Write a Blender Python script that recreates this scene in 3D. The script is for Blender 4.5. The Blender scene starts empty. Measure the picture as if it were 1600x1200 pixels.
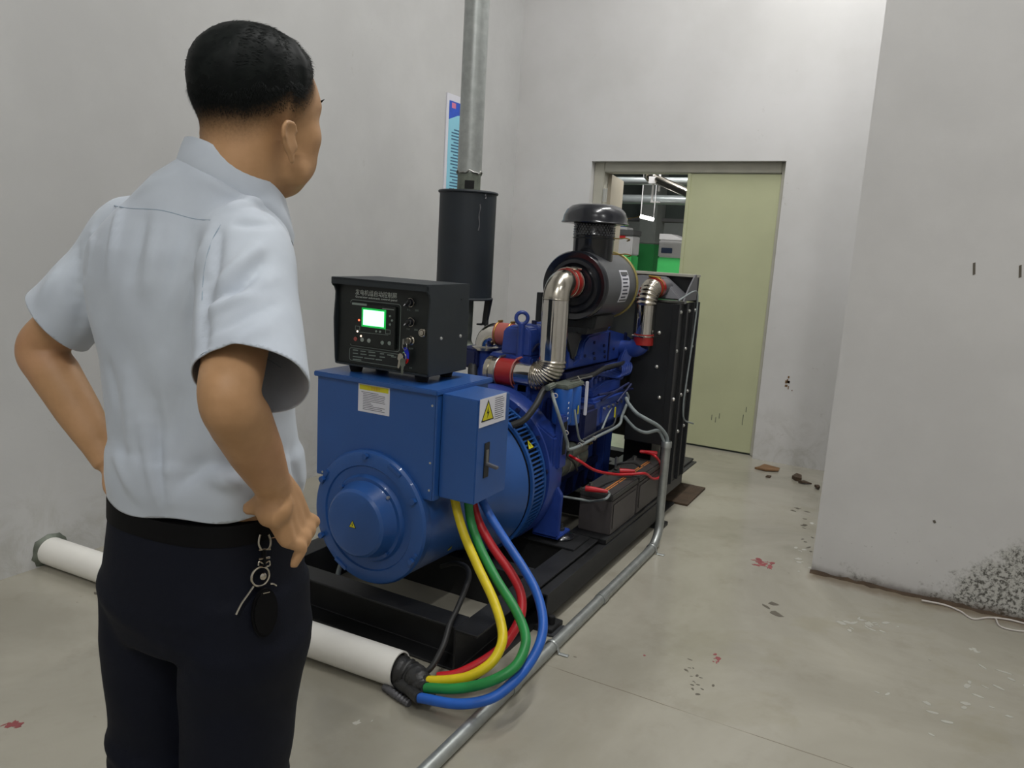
import bpy, bmesh, math, random
import numpy as np
from mathutils import Vector, Matrix
from mathutils.bvhtree import BVHTree
from math import sin, cos, pi, radians

random.seed(7)
rng = np.random.default_rng(7)
scene = bpy.context.scene
COL = scene.collection

# ------------------------------------------------------------------ camera
PITCH, ROLL, YAW, FOC, HCAM = .1751, .058, .4883, 1200.0, 1.4
CAM = np.array([0, 0, HCAM])
FW = np.array([-sin(YAW)*cos(PITCH), cos(YAW)*cos(PITCH), -sin(PITCH)])
RT = np.array([cos(YAW), sin(YAW), 0.0])
UP = np.cross(RT, FW)
RT, UP = RT*cos(ROLL)+UP*sin(ROLL), -RT*sin(ROLL)+UP*cos(ROLL)
HEAD = np.array([-sin(YAW), cos(YAW), 0.0])
cam_d = bpy.data.cameras.new('camera')
cam = bpy.data.objects.new('camera', cam_d)
COL.objects.link(cam)
cam_d.sensor_width = 36.0
cam_d.lens = 36.0*FOC/1600
cam_d.clip_start = .02
m = Matrix.Identity(4)
for i in range(3):
    m[i][0], m[i][1], m[i][2], m[i][3] = RT[i], UP[i], -FW[i], CAM[i]
cam.matrix_world = m
scene.camera = cam

# ------------------------------------------------------------------ world, exposure
scene.view_settings.view_transform = 'Standard'
scene.view_settings.look = 'None'
scene.view_settings.exposure = 0.0
scene.view_settings.gamma = 1.0
scene.view_settings.use_curve_mapping = False
w = bpy.data.worlds.new('world')
scene.world = w
w.use_nodes = True
w.node_tree.nodes['Background'].inputs[0].default_value = (.75, .8, .85, 1)
w.node_tree.nodes['Background'].inputs[1].default_value = .3
LAMP_W = 62.0          # watts of each ceiling batten
HALL_W = 40.0

# ------------------------------------------------------------------ measuring helpers
def _ray(px, py): return FW + RT*(px-800)/FOC - UP*(py-600)/FOC
def at(px, py, ax, val):
    d = _ray(px, py); return CAM + d*((val-CAM[ax])/d[ax])
def ax_(px, py, x): return at(px, py, 0, x)
def ay_(px, py, y): return at(px, py, 1, y)
def az_(px, py, z=0.0): return at(px, py, 2, z)
def ah(px, py, D):
    d = _ray(px, py); return CAM + d*(D/(d @ HEAD))
def lin(c):
    return tuple(((v/255)/12.92 if v/255 <= .04045 else ((v/255+.055)/1.055)**2.4) for v in c)

# ------------------------------------------------------------------ materials
MATS = {}
def mk(name, col, rough=.5, metal=0.0, var=.12, scale=12.0, bump=0.0, bscale=120.0, coat=0.0,
       emis=None, estr=0.0, rvar=.1, spec=.5):
    """plain procedural material: colour with noise mottling, roughness noise, fine bump"""
    mt = bpy.data.materials.new(name); mt.use_nodes = True
    nt = mt.node_tree; b = nt.nodes['Principled BSDF']
    c = lin(col)
    tc = nt.nodes.new('ShaderNodeTexCoord')
    nz = nt.nodes.new('ShaderNodeTexNoise'); nz.inputs['Scale'].default_value = scale
    nz.inputs['Detail'].default_value = 4
    nt.links.new(tc.outputs['Object'], nz.inputs['Vector'])
    rp = nt.nodes.new('ShaderNodeValToRGB')
    rp.color_ramp.elements[0].position = .3; rp.color_ramp.elements[1].position = .7
    rp.color_ramp.elements[0].color = tuple(v*(1-var) for v in c)+(1,)
    rp.color_ramp.elements[1].color = tuple(min(1, v*(1+var)) for v in c)+(1,)
    nt.links.new(nz.outputs['Fac'], rp.inputs['Fac'])
    nt.links.new(rp.outputs['Color'], b.inputs['Base Color'])
    mr = nt.nodes.new('ShaderNodeMapRange')
    mr.inputs['To Min'].default_value = max(.03, rough-rvar*.5); mr.inputs['To Max'].default_value = min(1, rough+rvar*.5)
    nt.links.new(nz.outputs['Fac'], mr.inputs['Value'])
    nt.links.new(mr.outputs['Result'], b.inputs['Roughness'])
    b.inputs['Metallic'].default_value = metal
    b.inputs['Specular IOR Level'].default_value = spec
    b.inputs['Coat Weight'].default_value = coat
    if bump:
        n2 = nt.nodes.new('ShaderNodeTexNoise'); n2.inputs['Scale'].default_value = bscale
        nt.links.new(tc.outputs['Object'], n2.inputs['Vector'])
        bp = nt.nodes.new('ShaderNodeBump'); bp.inputs['Strength'].default_value = bump
        bp.inputs['Distance'].default_value = .004
        nt.links.new(n2.outputs['Fac'], bp.inputs['Height'])
        nt.links.new(bp.outputs['Normal'], b.inputs['Normal'])
    if emis:
        b.inputs['Emission Color'].default_value = lin(emis)+(1,)
        b.inputs['Emission Strength'].default_value = estr
    MATS[name] = mt
    return mt

class NT:
    """small helper for hand-built node trees"""
    def __init__(s, name, rough=.5):
        s.mat = bpy.data.materials.new(name); s.mat.use_nodes = True
        s.t = s.mat.node_tree; s.b = s.t.nodes['Principled BSDF']
        s.b.inputs['Roughness'].default_value = rough
        g = s.t.nodes.new('ShaderNodeNewGeometry'); s.pos = g.outputs['Position']
        sp = s.t.nodes.new('ShaderNodeSeparateXYZ'); s.t.links.new(s.pos, sp.inputs[0])
        s.x, s.y, s.z = sp.outputs
        MATS[name] = s.mat
    def put(s, sock, v):
        if isinstance(v, (int, float)): sock.default_value = v
        elif isinstance(v, tuple): sock.default_value = v if len(v) == 4 or len(sock.default_value) == 3 else v+(1,)
        else: s.t.links.new(v, sock)
    def noise(s, scale, detail=4, rough=.55, dist=0.0, vec=None):
        n = s.t.nodes.new('ShaderNodeTexNoise'); n.inputs['Scale'].default_value = scale
        n.inputs['Detail'].default_value = detail; n.inputs['Roughness'].default_value = rough
        n.inputs['Distortion'].default_value = dist
        s.t.links.new(vec if vec is not None else s.pos, n.inputs['Vector']); return n.outputs['Fac']
    def scaled(s, v3):
        n = s.t.nodes.new('ShaderNodeVectorMath'); n.operation = 'MULTIPLY'
        s.t.links.new(s.pos, n.inputs[0]); n.inputs[1].default_value = v3; return n.outputs[0]
    def vor(s, scale, vec=None):
        n = s.t.nodes.new('ShaderNodeTexVoronoi'); n.inputs['Scale'].default_value = scale
        s.t.links.new(vec if vec is not None else s.pos, n.inputs['Vector']); return n.outputs['Distance']
    def m(s, op, a, b=0.0, c=0.0):
        n = s.t.nodes.new('ShaderNodeMath'); n.operation = op
        s.put(n.inputs[0], a); s.put(n.inputs[1], b); s.put(n.inputs[2], c); return n.outputs[0]
    def step(s, v, lo, hi, a=0.0, b=1.0):
        n = s.t.nodes.new('ShaderNodeMapRange'); n.interpolation_type = 'SMOOTHSTEP'
        s.put(n.inputs['Value'], v); s.put(n.inputs['From Min'], lo); s.put(n.inputs['From Max'], hi)
        n.inputs['To Min'].default_value = a; n.inputs['To Max'].default_value = b; return n.outputs['Result']
    def mix(s, f, a, b):
        n = s.t.nodes.new('ShaderNodeMix'); n.data_type = 'RGBA'
        s.put(n.inputs[0], f); s.put(n.inputs[6], a); s.put(n.inputs[7], b); return n.outputs[2]
    def bump(s, h, strength=.3, dist=.01):
        n = s.t.nodes.new('ShaderNodeBump'); n.inputs['Strength'].default_value = strength
        n.inputs['Distance'].default_value = dist; s.put(n.inputs['Height'], h)
        s.t.links.new(n.outputs['Normal'], s.b.inputs['Normal'])
    def col(s, v): s.put(s.b.inputs['Base Color'], v)
    def rough(s, v): s.put(s.b.inputs['Roughness'], v)

# ------------------------------------------------------------------ mesh builder
def unit(v): v = np.asarray(v, float); return v/max(1e-12, np.linalg.norm(v))
def frame(ax):
    a = unit(ax); h = np.array([0, 0, 1.0]) if abs(a[2]) < .9 else np.array([1.0, 0, 0])
    u = unit(np.cross(h, a)); return a, u, np.cross(a, u)
def spline(pts, n=8):
    P = [np.asarray(p, float) for p in pts]; out = []
    Q = [2*P[0]-P[1]]+P+[2*P[-1]-P[-2]]
    for i in range(1, len(Q)-2):
        p0, p1, p2, p3 = Q[i-1:i+3]
        for k in range(n):
            t = k/n
            out.append(.5*((2*p1)+(-p0+p2)*t+(2*p0-5*p1+4*p2-p3)*t*t+(-p0+3*p1-3*p2+p3)*t**3))
    out.append(P[-1]); return out
WL = {}
def wl(o): return WL.get(o.name, np.zeros(3)) if o else np.zeros(3)
class MB:
    def __init__(s): s.v = []; s.f = []
    def add(s, vs, fs):
        k = len(s.v); s.v += [tuple(map(float, p)) for p in vs]; s.f += [tuple(i+k for i in f) for f in fs]; return s
    def box(s, x0, x1, y0, y1, z0, z1):
        return s.add([(x0,y0,z0),(x1,y0,z0),(x1,y1,z0),(x0,y1,z0),(x0,y0,z1),(x1,y0,z1),(x1,y1,z1),(x0,y1,z1)],
                     [(3,2,1,0),(4,5,6,7),(0,1,5,4),(1,2,6,5),(2,3,7,6),(3,0,4,7)])
    def obox(s, c, a, b, d):
        c, a, b, d = (np.asarray(q, float) for q in (c, a, b, d))
        vs = [c+i*a+j*b+k*d for k in (-1, 1) for i, j in ((-1,-1),(1,-1),(1,1),(-1,1))]
        return s.add(vs, [(3,2,1,0),(4,5,6,7),(0,1,5,4),(1,2,6,5),(2,3,7,6),(3,0,4,7)])
    def lathe(s, o, ax, prof, n=32):
        o = np.asarray(o, float); a, u, v = frame(ax); rings = []; vs = []; fs = []
        for d, r in prof:
            if r < 1e-6: rings.append([len(vs)]); vs.append(o+a*d)
            else:
                rings.append(list(range(len(vs), len(vs)+n)))
                vs += [o+a*d+r*(cos(2*pi*i/n)*u+sin(2*pi*i/n)*v) for i in range(n)]
        for A, B in zip(rings, rings[1:]):
            if len(A) == 1 and len(B) == 1: continue
            for i in range(n):
                j = (i+1) % n
                if len(A) == 1: fs.append((A[0], B[j], B[i]))
                elif len(B) == 1: fs.append((A[i], A[j], B[0]))
                else: fs.append((A[i], A[j], B[j], B[i]))
        return s.add(vs, fs)
    def cyl(s, p0, p1, r0, r1=None, n=20):
        p0 = np.asarray(p0, float); p1 = np.asarray(p1, float); L = np.linalg.norm(p1-p0)
        r1 = r0 if r1 is None else r1
        return s.lathe(p0, p1-p0, [(0, 0), (0, r0), (L, r1), (L, 0)], n)
    def tube(s, path, r, n=10, cap=True, flat=None):
        P = [np.asarray(p, float) for p in path]; k = len(P)
        R = [r]*k if np.isscalar(r) else list(r)
        T = [unit(P[min(i+1, k-1)]-P[max(i-1, 0)]) for i in range(k)]
        _, u, v = frame(T[0]); vs = []; fs = []
        if flat is not None:
            u = unit(np.asarray(flat[0], float)-T[0]*(np.asarray(flat[0], float) @ T[0])); v = np.cross(T[0], u)
        for i in range(k):
            u = unit(u-T[i]*(u @ T[i])); v = np.cross(T[i], u)
            sc = flat[1] if flat is not None else 1
            vs += [P[i]+R[i]*(cos(2*pi*j/n)*u*sc+sin(2*pi*j/n)*v) for j in range(n)]
        for i in range(k-1):
            for j in range(n):
                q = (j+1) % n; fs.append((i*n+j, i*n+q, (i+1)*n+q, (i+1)*n+j))
        if cap:
            fs.append(tuple(range(n-1, -1, -1))); fs.append(tuple((k-1)*n+j for j in range(n)))
        return s.add(vs, fs)
    def loft(s, rings, cap=True):
        n = len(rings[0]); vs = [p for r in rings for p in r]; fs = []
        for i in range(len(rings)-1):
            for j in range(n):
                q = (j+1) % n; fs.append((i*n+j, i*n+q, (i+1)*n+q, (i+1)*n+j))
        if cap:
            fs.append(tuple(range(n-1, -1, -1))); fs.append(tuple((len(rings)-1)*n+j for j in range(n)))
        return s.add(vs, fs)
    def torus(s, c, ax, R, r, n=32, k=8):
        a, u, v = frame(ax); c = np.asarray(c, float); vs = []; fs = []
        for i in range(n):
            d = cos(2*pi*i/n)*u+sin(2*pi*i/n)*v
            vs += [c+d*(R+r*cos(2*pi*j/k))+a*r*sin(2*pi*j/k) for j in range(k)]
        for i in range(n):
            for j in range(k):
                i2, j2 = (i+1) % n, (j+1) % k
                fs.append((i*k+j, i2*k+j, i2*k+j2, i*k+j2))
        return s.add(vs, fs)
    def prism(s, poly, o, a, b, d):
        """poly of (i,j) in the a,b plane, extruded along d"""
        o, a, b, d = (np.asarray(q, float) for q in (o, a, b, d)); n = len(poly)
        vs = [o+a*i+b*j for i, j in poly]+[o+a*i+b*j+d for i, j in poly]
        return s.add(vs, [tuple(range(n-1, -1, -1)), tuple(range(n, 2*n))]+[(i, (i+1) % n, n+(i+1) % n, n+i) for i in range(n)])
    def ell(s, c, r, axes=None, n=20, k=12):
        c = np.asarray(c, float); A = np.eye(3) if axes is None else np.array(axes, float); vs = []; fs = []
        vs.append(c-A[2]*r[2])
        for i in range(1, k):
            t = -pi/2+pi*i/k
            vs += [c+A[0]*r[0]*cos(t)*cos(2*pi*j/n)+A[1]*r[1]*cos(t)*sin(2*pi*j/n)+A[2]*r[2]*sin(t) for j in range(n)]
        vs.append(c+A[2]*r[2]); L = len(vs)-1
        for j in range(n):
            q = (j+1) % n; fs.append((0, 1+q, 1+j)); fs.append((L, 1+(k-2)*n+j, 1+(k-2)*n+q))
            for i in range(k-2): fs.append((1+i*n+j, 1+i*n+q, 1+(i+1)*n+q, 1+(i+1)*n+j))
        return s.add(vs, fs)
    def mesh(s, name='m'):
        me = bpy.data.meshes.new(name); me.from_pydata(s.v, [], s.f); me.update(); return me
    def build(s, name, mat, parent=None, bevel=0.0, seg=2, smooth=35, fix=True):
        V = np.array(s.v); lo, hi = V.min(0), V.max(0)
        o = np.array([(lo[0]+hi[0])/2, (lo[1]+hi[1])/2, lo[2]])
        me = bpy.data.meshes.new(name); me.from_pydata([tuple(p) for p in V-o], [], s.f)
        bm = bmesh.new(); bm.from_mesh(me)
        if fix: bmesh.ops.recalc_face_normals(bm, faces=bm.faces)
        if bevel:
            es = [e for e in bm.edges if len(e.link_faces) == 2 and e.calc_face_angle(0) > radians(30)]
            bmesh.ops.bevel(bm, geom=es, offset=bevel, segments=seg, affect='EDGES', clamp_overlap=True)
        bm.to_mesh(me); bm.free()
        return link(name, me, mat, parent, o, smooth)
def link(name, me, mat, parent, o, smooth=35):
    me.polygons.foreach_set('use_smooth', [True]*len(me.polygons))
    if smooth < 180: me.set_sharp_from_angle(angle=radians(smooth))
    me.materials.clear()
    me.materials.append(MATS[mat] if isinstance(mat, str) else mat)
    ob = bpy.data.objects.new(name, me); COL.objects.link(ob)
    ob.location = tuple(np.asarray(o)-wl(parent)); ob.parent = parent
    WL[ob.name] = np.asarray(o, float); return ob
def dup(src, at_, parent, mat=None):
    ob = src.copy(); COL.objects.link(ob); ob.parent = parent
    ob.location = tuple(np.asarray(at_, float)-wl(parent)); WL[ob.name] = np.asarray(at_, float); return ob
def tag(o, label, cat, group=None):
    o['label'] = label; o['category'] = cat
    if group: o['group'] = group
    return o
def empty(name, loc, label=None, cat=None, group=None):
    o = bpy.data.objects.new(name, None); COL.objects.link(o); o.location = tuple(loc); o.empty_display_size = .1
    WL[o.name] = np.asarray(loc, float)
    if label: tag(o, label, cat, group)
    return o
def struct(o): o['kind'] = 'structure'; return o
def text_mesh(txt, size, spacing=1.0, ext=0.0):
    cu = bpy.data.curves.new('t', 'FONT'); cu.body = txt; cu.size = size; cu.align_x = 'CENTER'; cu.align_y = 'CENTER'
    cu.space_character = spacing; cu.extrude = ext; cu.resolution_u = 2
    ob = bpy.data.objects.new('t', cu); COL.objects.link(ob)
    dg = bpy.context.evaluated_depsgraph_get()
    me = bpy.data.meshes.new_from_object(ob.evaluated_get(dg)); bpy.data.objects.remove(ob); bpy.data.curves.remove(cu)
    return me
def text(name, txt, size, c, right, up, mat, parent, width=None, spacing=1.0):
    """flat lettering centred at c, facing right x up"""
    me = text_mesh(txt, size, spacing); r = unit(right); u = unit(up); n = np.cross(r, u)
    vs = np.array([v.co[:] for v in me.vertices])
    if len(vs) == 0: return None
    mid = (vs.max(0)+vs.min(0))/2; vs = vs-mid
    k = width/(vs[:, 0].max()-vs[:, 0].min()) if width else 1
    me.vertices.foreach_set('co', (np.outer(vs[:, 0]*k, r)+np.outer(vs[:, 1], u)).ravel()); me.update()
    return link(name, me, mat, parent, np.asarray(c, float)+n*.0006, 180)

# ------------------------------------------------------------------ material library
mk('alt_blue', (36, 82, 148), .38, var=.05, scale=5, coat=.2)
mk('eng_blue', (36, 62, 138), .4, var=.14, scale=14, coat=.2)
mk('eng_blue_dark', (20, 28, 70), .5, var=.2, scale=18)
mk('filter_blue', (36, 92, 176), .3, var=.04)
mk('black_paint', (30, 32, 34), .45, var=.2, scale=8, bump=.05)
mk('panel_black', (31, 38, 43), .5, var=.08, bump=.15, bscale=900)
mk('panel_face', (16, 22, 22), .45, var=.08)
mk('module_black', (14, 20, 18), .35, var=.05)
mk('dark_inside', (8, 8, 9), .8)
mk('skid_black', (26, 27, 29), .5, var=.45, scale=6, bump=.1, bscale=60)
mk('muffler_black', (27, 34, 41), .55, var=.15, scale=9)
mk('gloss_black', (26, 28, 34), .22, var=.1, coat=.3)
mk('filter_grey', (92, 94, 98), .35, metal=.3, var=.06)
mk('chrome', (214, 210, 202), .1, metal=1, var=.03, rvar=.04)
mk('chrome_dull', (190, 184, 172), .22, metal=1, var=.06)
mk('galv', (168, 172, 170), .42, metal=.75, var=.12, scale=30)
mk('steel', (150, 150, 146), .35, metal=.9, var=.1)
mk('bolt_steel', (205, 205, 200), .3, metal=.7, var=.05)
mk('cast_metal', (112, 118, 108), .5, metal=.5, var=.25, scale=30)
mk('red_hose', (158, 34, 30), .35, var=.1, coat=.3)
mk('pink_hose', (170, 92, 84), .5, var=.1)
mk('grey_plate', (98, 98, 102), .45, metal=.2, var=.05)
mk('shroud_grey', (84, 86, 76), .5, var=.2, scale=4)
mk('rust_rim', (150, 138, 84), .45, metal=.5, var=.15)
mk('brass', (150, 122, 60), .35, metal=.9, var=.1)
mk('white_paper', (214, 214, 222), .6, var=.02)
mk('ink', (70, 72, 84), .7, var=.02)
mk('ink_black', (18, 18, 16), .7, var=.02)
mk('yellow_print', (204, 196, 26), .55, var=.03)
mk('orange_print', (196, 120, 50), .6, var=.1)
mk('panel_white', (206, 214, 208), .6, var=.02)
mk('panel_dim', (124, 136, 130), .6, var=.02)
mk('button_red', (150, 70, 66), .4, var=.03)
mk('button_grey', (140, 148, 142), .4, var=.03)
mk('screen', (120, 200, 150), .3, emis=(112, 255, 135), estr=5.5, var=0)
mk('screen_glow_rim', (20, 60, 34), .4, emis=(10, 160, 64), estr=1.1, var=0)  # green glow spilling round the screen, put in as an emissive rim
mk('led_red', (255, 90, 60), .3, emis=(255, 80, 50), estr=6, var=0)
mk('led_warm', (255, 220, 190), .3, emis=(255, 220, 190), estr=4, var=0)
mk('cable_yellow', (214, 192, 22), .45, var=.08, scale=25)
mk('cable_green', (30, 128, 62), .45, var=.14, scale=14)
mk('cable_red', (186, 26, 36), .45, var=.1, scale=14)
mk('cable_blue', (28, 88, 176), .45, var=.14, scale=14)
mk('cable_black', (32, 33, 34), .55, var=.25, scale=30)
mk('wire_grey', (126, 134, 134), .6, var=.1, scale=40)
mk('wire_dark', (40, 42, 46), .6, var=.1)
mk('tape', (44, 44, 44), .42, var=.3, scale=25, bump=.5, bscale=60)
mk('pvc', (244, 242, 236), .35, var=.04, scale=6)
mk('pvc_in', (120, 116, 106), .6)
mk('battery_grey', (70, 66, 66), .5, var=.08)
mk('battery_lid', (56, 55, 54), .5, var=.12)
mk('blue_tag', (24, 40, 190), .4, var=.03)
mk('red_tag', (196, 34, 34), .4, var=.03)
mk('cardboard', (122, 92, 62), .8, var=.2)
mk('mud', (74, 60, 46), .9, var=.3, bump=.6)
mk('white_wire', (196, 190, 184), .5, var=.04)
mk('door_green', (184, 187, 152), .42, var=.05, scale=3)
mk('frame_grey', (176, 174, 162), .55, var=.06, scale=9)
mk('leaf_edge', (160, 152, 136), .55, var=.05)
mk('hall_white', (206, 204, 204), .5, var=.03)
mk('hall_grey', (92, 92, 92), .6, var=.05)
mk('hall_green_light', (72, 196, 104), .5, var=.03)
mk('hall_green', (40, 130, 66), .5, var=.04)
mk('hall_dark', (66, 74, 70), .8, var=.1)
mk('hall_column', (120, 124, 120), .7, var=.06)
mk('hall_pipe', (150, 156, 156), .35, metal=.5, var=.06)
mk('hall_display', (44, 60, 92), .3, var=.03)
mk('hall_blue', (40, 80, 140), .5)
mk('lamp_body', (225, 225, 225), .5)
mk('lamp_tube', (255, 255, 250), .4, emis=(255, 252, 246), estr=9, var=0)
mk('poster_blue', (40, 84, 196), .4, var=.1, scale=20)
mk('poster_cyan', (140, 204, 224), .4, var=.05, scale=12)
mk('poster_text', (60, 100, 132), .6)
mk('poster_pink', (210, 120, 150), .5)
# ------------------------------------------------------------------ the setting
XW, YW, XP, YP, ZC = -3.06, 5.6, -.315, 3.655, 5.4      # left wall, door wall, projecting wall, ceiling

n = NT('wall_paint', .38)
a = n.noise(1.3, 5, .6); g = n.noise(28, 3)
base = n.mix(n.step(a, .35, .7), lin((203, 202, 201)), lin((211, 210, 210)))
low = n.m('MULTIPLY', n.step(n.z, .0, .55, 1, 0), n.step(n.noise(5, 6, .7, 1.0), .42, .68))
base = n.mix(n.m('MULTIPLY', low, .4), base, lin((150, 148, 136)))
flake = n.m('MULTIPLY', n.step(n.noise(26, 5, .7), .62, .68), n.step(n.noise(2.3, 2), .58, .66))
base = n.mix(n.m('MULTIPLY', flake, .22), base, lin((150, 146, 134)))
n.col(base); n.rough(n.step(g, .2, .8, .34, .5))
n.bump(n.m('ADD', n.m('MULTIPLY', g, .25), n.m('MULTIPLY', low, n.noise(40, 5))), .22, .006)

n = NT('wall_paint_shaded', .38)
a = n.noise(1.3, 5, .6); g = n.noise(28, 3)
base = n.mix(n.step(a, .35, .7), lin((187, 187, 186)), lin((196, 196, 195)))  # same wall paint, darkened: the left wall's dimmer light is in the colour
low = n.m('MULTIPLY', n.step(n.z, .0, .55, 1, 0), n.step(n.noise(5, 6, .7, 1.0), .42, .68))
base = n.mix(n.m('MULTIPLY', low, .4), base, lin((150, 148, 136)))
flake = n.m('MULTIPLY', n.step(n.noise(26, 5, .7), .62, .68), n.step(n.noise(2.3, 2), .58, .66))
base = n.mix(n.m('MULTIPLY', flake, .22), base, lin((150, 146, 134)))
n.col(base); n.rough(n.step(g, .2, .8, .34, .5))
n.bump(n.m('ADD', n.m('MULTIPLY', g, .25), n.m('MULTIPLY', low, n.noise(40, 5))), .22, .006)

n = NT('wall_paint_stained', .42)
a = n.noise(1.6, 5, .6); g = n.noise(30, 3)
base = n.mix(n.step(a, .35, .7), lin((200, 199, 198)), lin((208, 207, 206)))
edge = n.m('ADD', n.m('MULTIPLY', n.step(n.x, .12, .50, 0, 1), .34), .03)        # mould climbs towards the right
hgt = n.m('SUBTRACT', edge, n.z)
msk = n.step(n.m('ADD', hgt, n.m('MULTIPLY', n.m('SUBTRACT', n.noise(9, 5, .7), .5), .5)), -.02, .12)
spots = n.step(n.noise(58, 6, .75), .46, .58)
base = n.mix(n.m('MULTIPLY', msk, .35), base, lin((150, 150, 132)))
base = n.mix(n.m('MULTIPLY', n.m('MULTIPLY', msk, spots), .9), base, lin((46, 44, 36)))
foot = n.step(n.m('ADD', n.z, n.m('MULTIPLY', n.noise(14, 4), .05)), .02, .075, 1, 0)
base = n.mix(n.m('MULTIPLY', foot, .75), base, lin((74, 58, 42)))
base = n.mix(n.m('MULTIPLY', n.m('MULTIPLY', n.step(n.noise(70, 2), .68, .74), n.step(n.z, .1, .5, 1, 0)), .35), base, lin((120, 116, 108)))
n.col(base); n.rough(n.step(g, .2, .8, .38, .55)); n.bump(g, .12, .004)

n = NT('floor_concrete', .3)
a = n.noise(.9, 6, .62, .6); b2 = n.noise(5, 6, .65); fine = n.noise(60, 4)
base = n.mix(n.step(a, .34, .68), lin((150, 146, 133)), lin((168, 164, 151)))
base = n.mix(n.m('MULTIPLY', n.step(b2, .5, .75), .35), base, lin((132, 126, 112)))
ochre = n.m('MULTIPLY', n.step(n.noise(2.2, 5, .6, .8), .52, .66), n.step(n.x, -.9, -.2))
base = n.mix(n.m('MULTIPLY', ochre, .32), base, lin((142, 136, 112)))
spot = n.m('MULTIPLY', n.step(n.vor(3.4), .055, .075, 1, 0), n.step(n.noise(.8, 2), .52, .56))
spot = n.m('MULTIPLY', spot, n.step(n.noise(30, 3), .4, .5))
base = n.mix(n.m('MULTIPLY', spot, .8), base, lin((206, 204, 198)))
dark = n.m('MULTIPLY', n.step(n.vor(5.5, n.scaled((1, 1.6, 1))), .03, .045, 1, 0), n.step(n.noise(1.1, 2), .54, .6))
base = n.mix(n.m('MULTIPLY', dark, .6), base, lin((92, 86, 76)))
# thin saw-cut joints running across the room
jn = n.m('ADD', n.y, n.m('MULTIPLY', n.noise(8, 2), .004))
for yj in (float(az_(1020, 1095)[1]),):
    ln = n.step(n.m('ABSOLUTE', n.m('SUBTRACT', jn, yj+.002)), .0008, .0026, 1, 0)
    base = n.mix(n.m('MULTIPLY', ln, n.step(n.noise(3, 3), .4, .6, .15, .7)), base, lin((96, 84, 68)))
wall_d = n.m('MULTIPLY', n.step(n.m('ADD', n.m('ABSOLUTE', n.m('SUBTRACT', n.y, YP-.03)), n.m('MULTIPLY', n.noise(10, 4), .1)), .06, .14, 1, 0), n.step(n.x, XP-.02, XP+.02))
base = n.mix(n.m('MULTIPLY', wall_d, .6), base, lin((104, 84, 62)))
n.col(base)
n.rough(n.step(n.m('ADD', n.m('MULTIPLY', a, .6), n.m('MULTIPLY', fine, .4)), .3, .7, .10, .26))
n.bump(n.m('ADD', n.m('MULTIPLY', fine, .3), n.m('MULTIPLY', b2, .5)), .02, .01)

def slab(name, mat, *b): return struct(MB().box(*b).build(name, mat))
floor = slab('floor', 'floor_concrete', XW-.2, 5.2, -3.4, 15.2, -.12, 0)
slab('wall_left', 'wall_paint_shaded', XW-.2, XW, -3.4, YW+.2, 0, ZC)
DX0, DX1, DZ = -2.397, -.974, 2.085                     # opening in the door wall
wb = MB().box(XW, DX0, YW, YW+.2, 0, ZC).box(DX1, 5.2, YW, YW+.2, 0, ZC).box(DX0, DX1, YW, YW+.2, DZ, ZC)
struct(wb.build('wall_back', 'wall_paint'))
slab('wall_right', 'wall_paint_stained', XP, 4.6, YP, YW, 0, ZC)
slab('wall_side', 'wall_paint', 4.6, 4.8, -3.4, YW, 0, ZC)
slab('wall_front', 'wall_paint', XW, 4.6, -3.4, -3.2, 0, ZC)
mk('ceiling_paint', (200, 200, 198), .7, var=.04, scale=2)
slab('ceiling', 'ceiling_paint', XW-.2, 4.8, -3.4, YW+.2, ZC, ZC+.15)

# cut the painted joint from the wall foot: a ragged strip of broken plaster along the projecting wall
tr = MB()
xs = np.linspace(XP-.004, 1.6, 60)
hh = .004+.012*rng.random(60); dd = .008+.02*rng.random(60)
for i in range(59):
    p = [(xs[i], YP-.001, 0), (xs[i+1], YP-.001, 0), (xs[i+1], YP-dd[i+1], 0), (xs[i], YP-dd[i], 0),
         (xs[i], YP-.001, hh[i]), (xs[i+1], YP-.001, hh[i+1]), (xs[i+1], YP-dd[i+1]*.5, hh[i+1]*.55), (xs[i], YP-dd[i]*.5, hh[i]*.55)]
    tr.add(p, [(3,2,1,0),(4,5,6,7),(0,1,5,4),(1,2,6,5),(2,3,7,6),(3,0,4,7)])
struct(tr.build('trim_1', 'mud', smooth=60))

# ---- the door: grey frame, a closed green leaf, an open leaf swung out into the hall
door = empty('door_1', ((DX0+DX1)/2, YW+.1, 0)); struct(door)
FT = .085
fy0, fy1 = YW+.06, YW+.19
MB().box(DX0, DX0+FT, fy0, fy1, 0, DZ).build('frame_jamb', 'frame_grey', door, .006)
MB().box(DX1-.03, DX1, fy0, fy1, 0, DZ).build('frame_jamb', 'frame_grey', door, .006)
MB().box(DX0+FT, DX1-.03, fy0, fy1, DZ-.075, DZ).build('frame_head', 'frame_grey', door, .006)
MB().box(DX0+FT, DX1-.03, fy0+.03, fy1-.03, .0, .012).build('threshold', 'hall_dark', door)
LX = -1.64
leaf = MB().box(LX, DX1-.032, YW+.075, YW+.12, .014, DZ-.078).build('door_leaf', 'door_green', door, .003)
MB().box(LX-.022, LX+.004, YW+.066, YW+.128, .014, DZ-.078).build('edge_strip', 'door_green', leaf, .003)
scr = MB()
for px, py in ((1112, 652), (1118, 656), (1124, 650), (1161, 652), (1160, 660), (1166, 640)):
    p = ay_(px, py, YW+.0745); scr.box(p[0]-.002, p[0]+.002, YW+.0738, YW+.0752, p[2]-.02, p[2]+.02)
scr.build('scratch', 'hall_dark', leaf)
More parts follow.
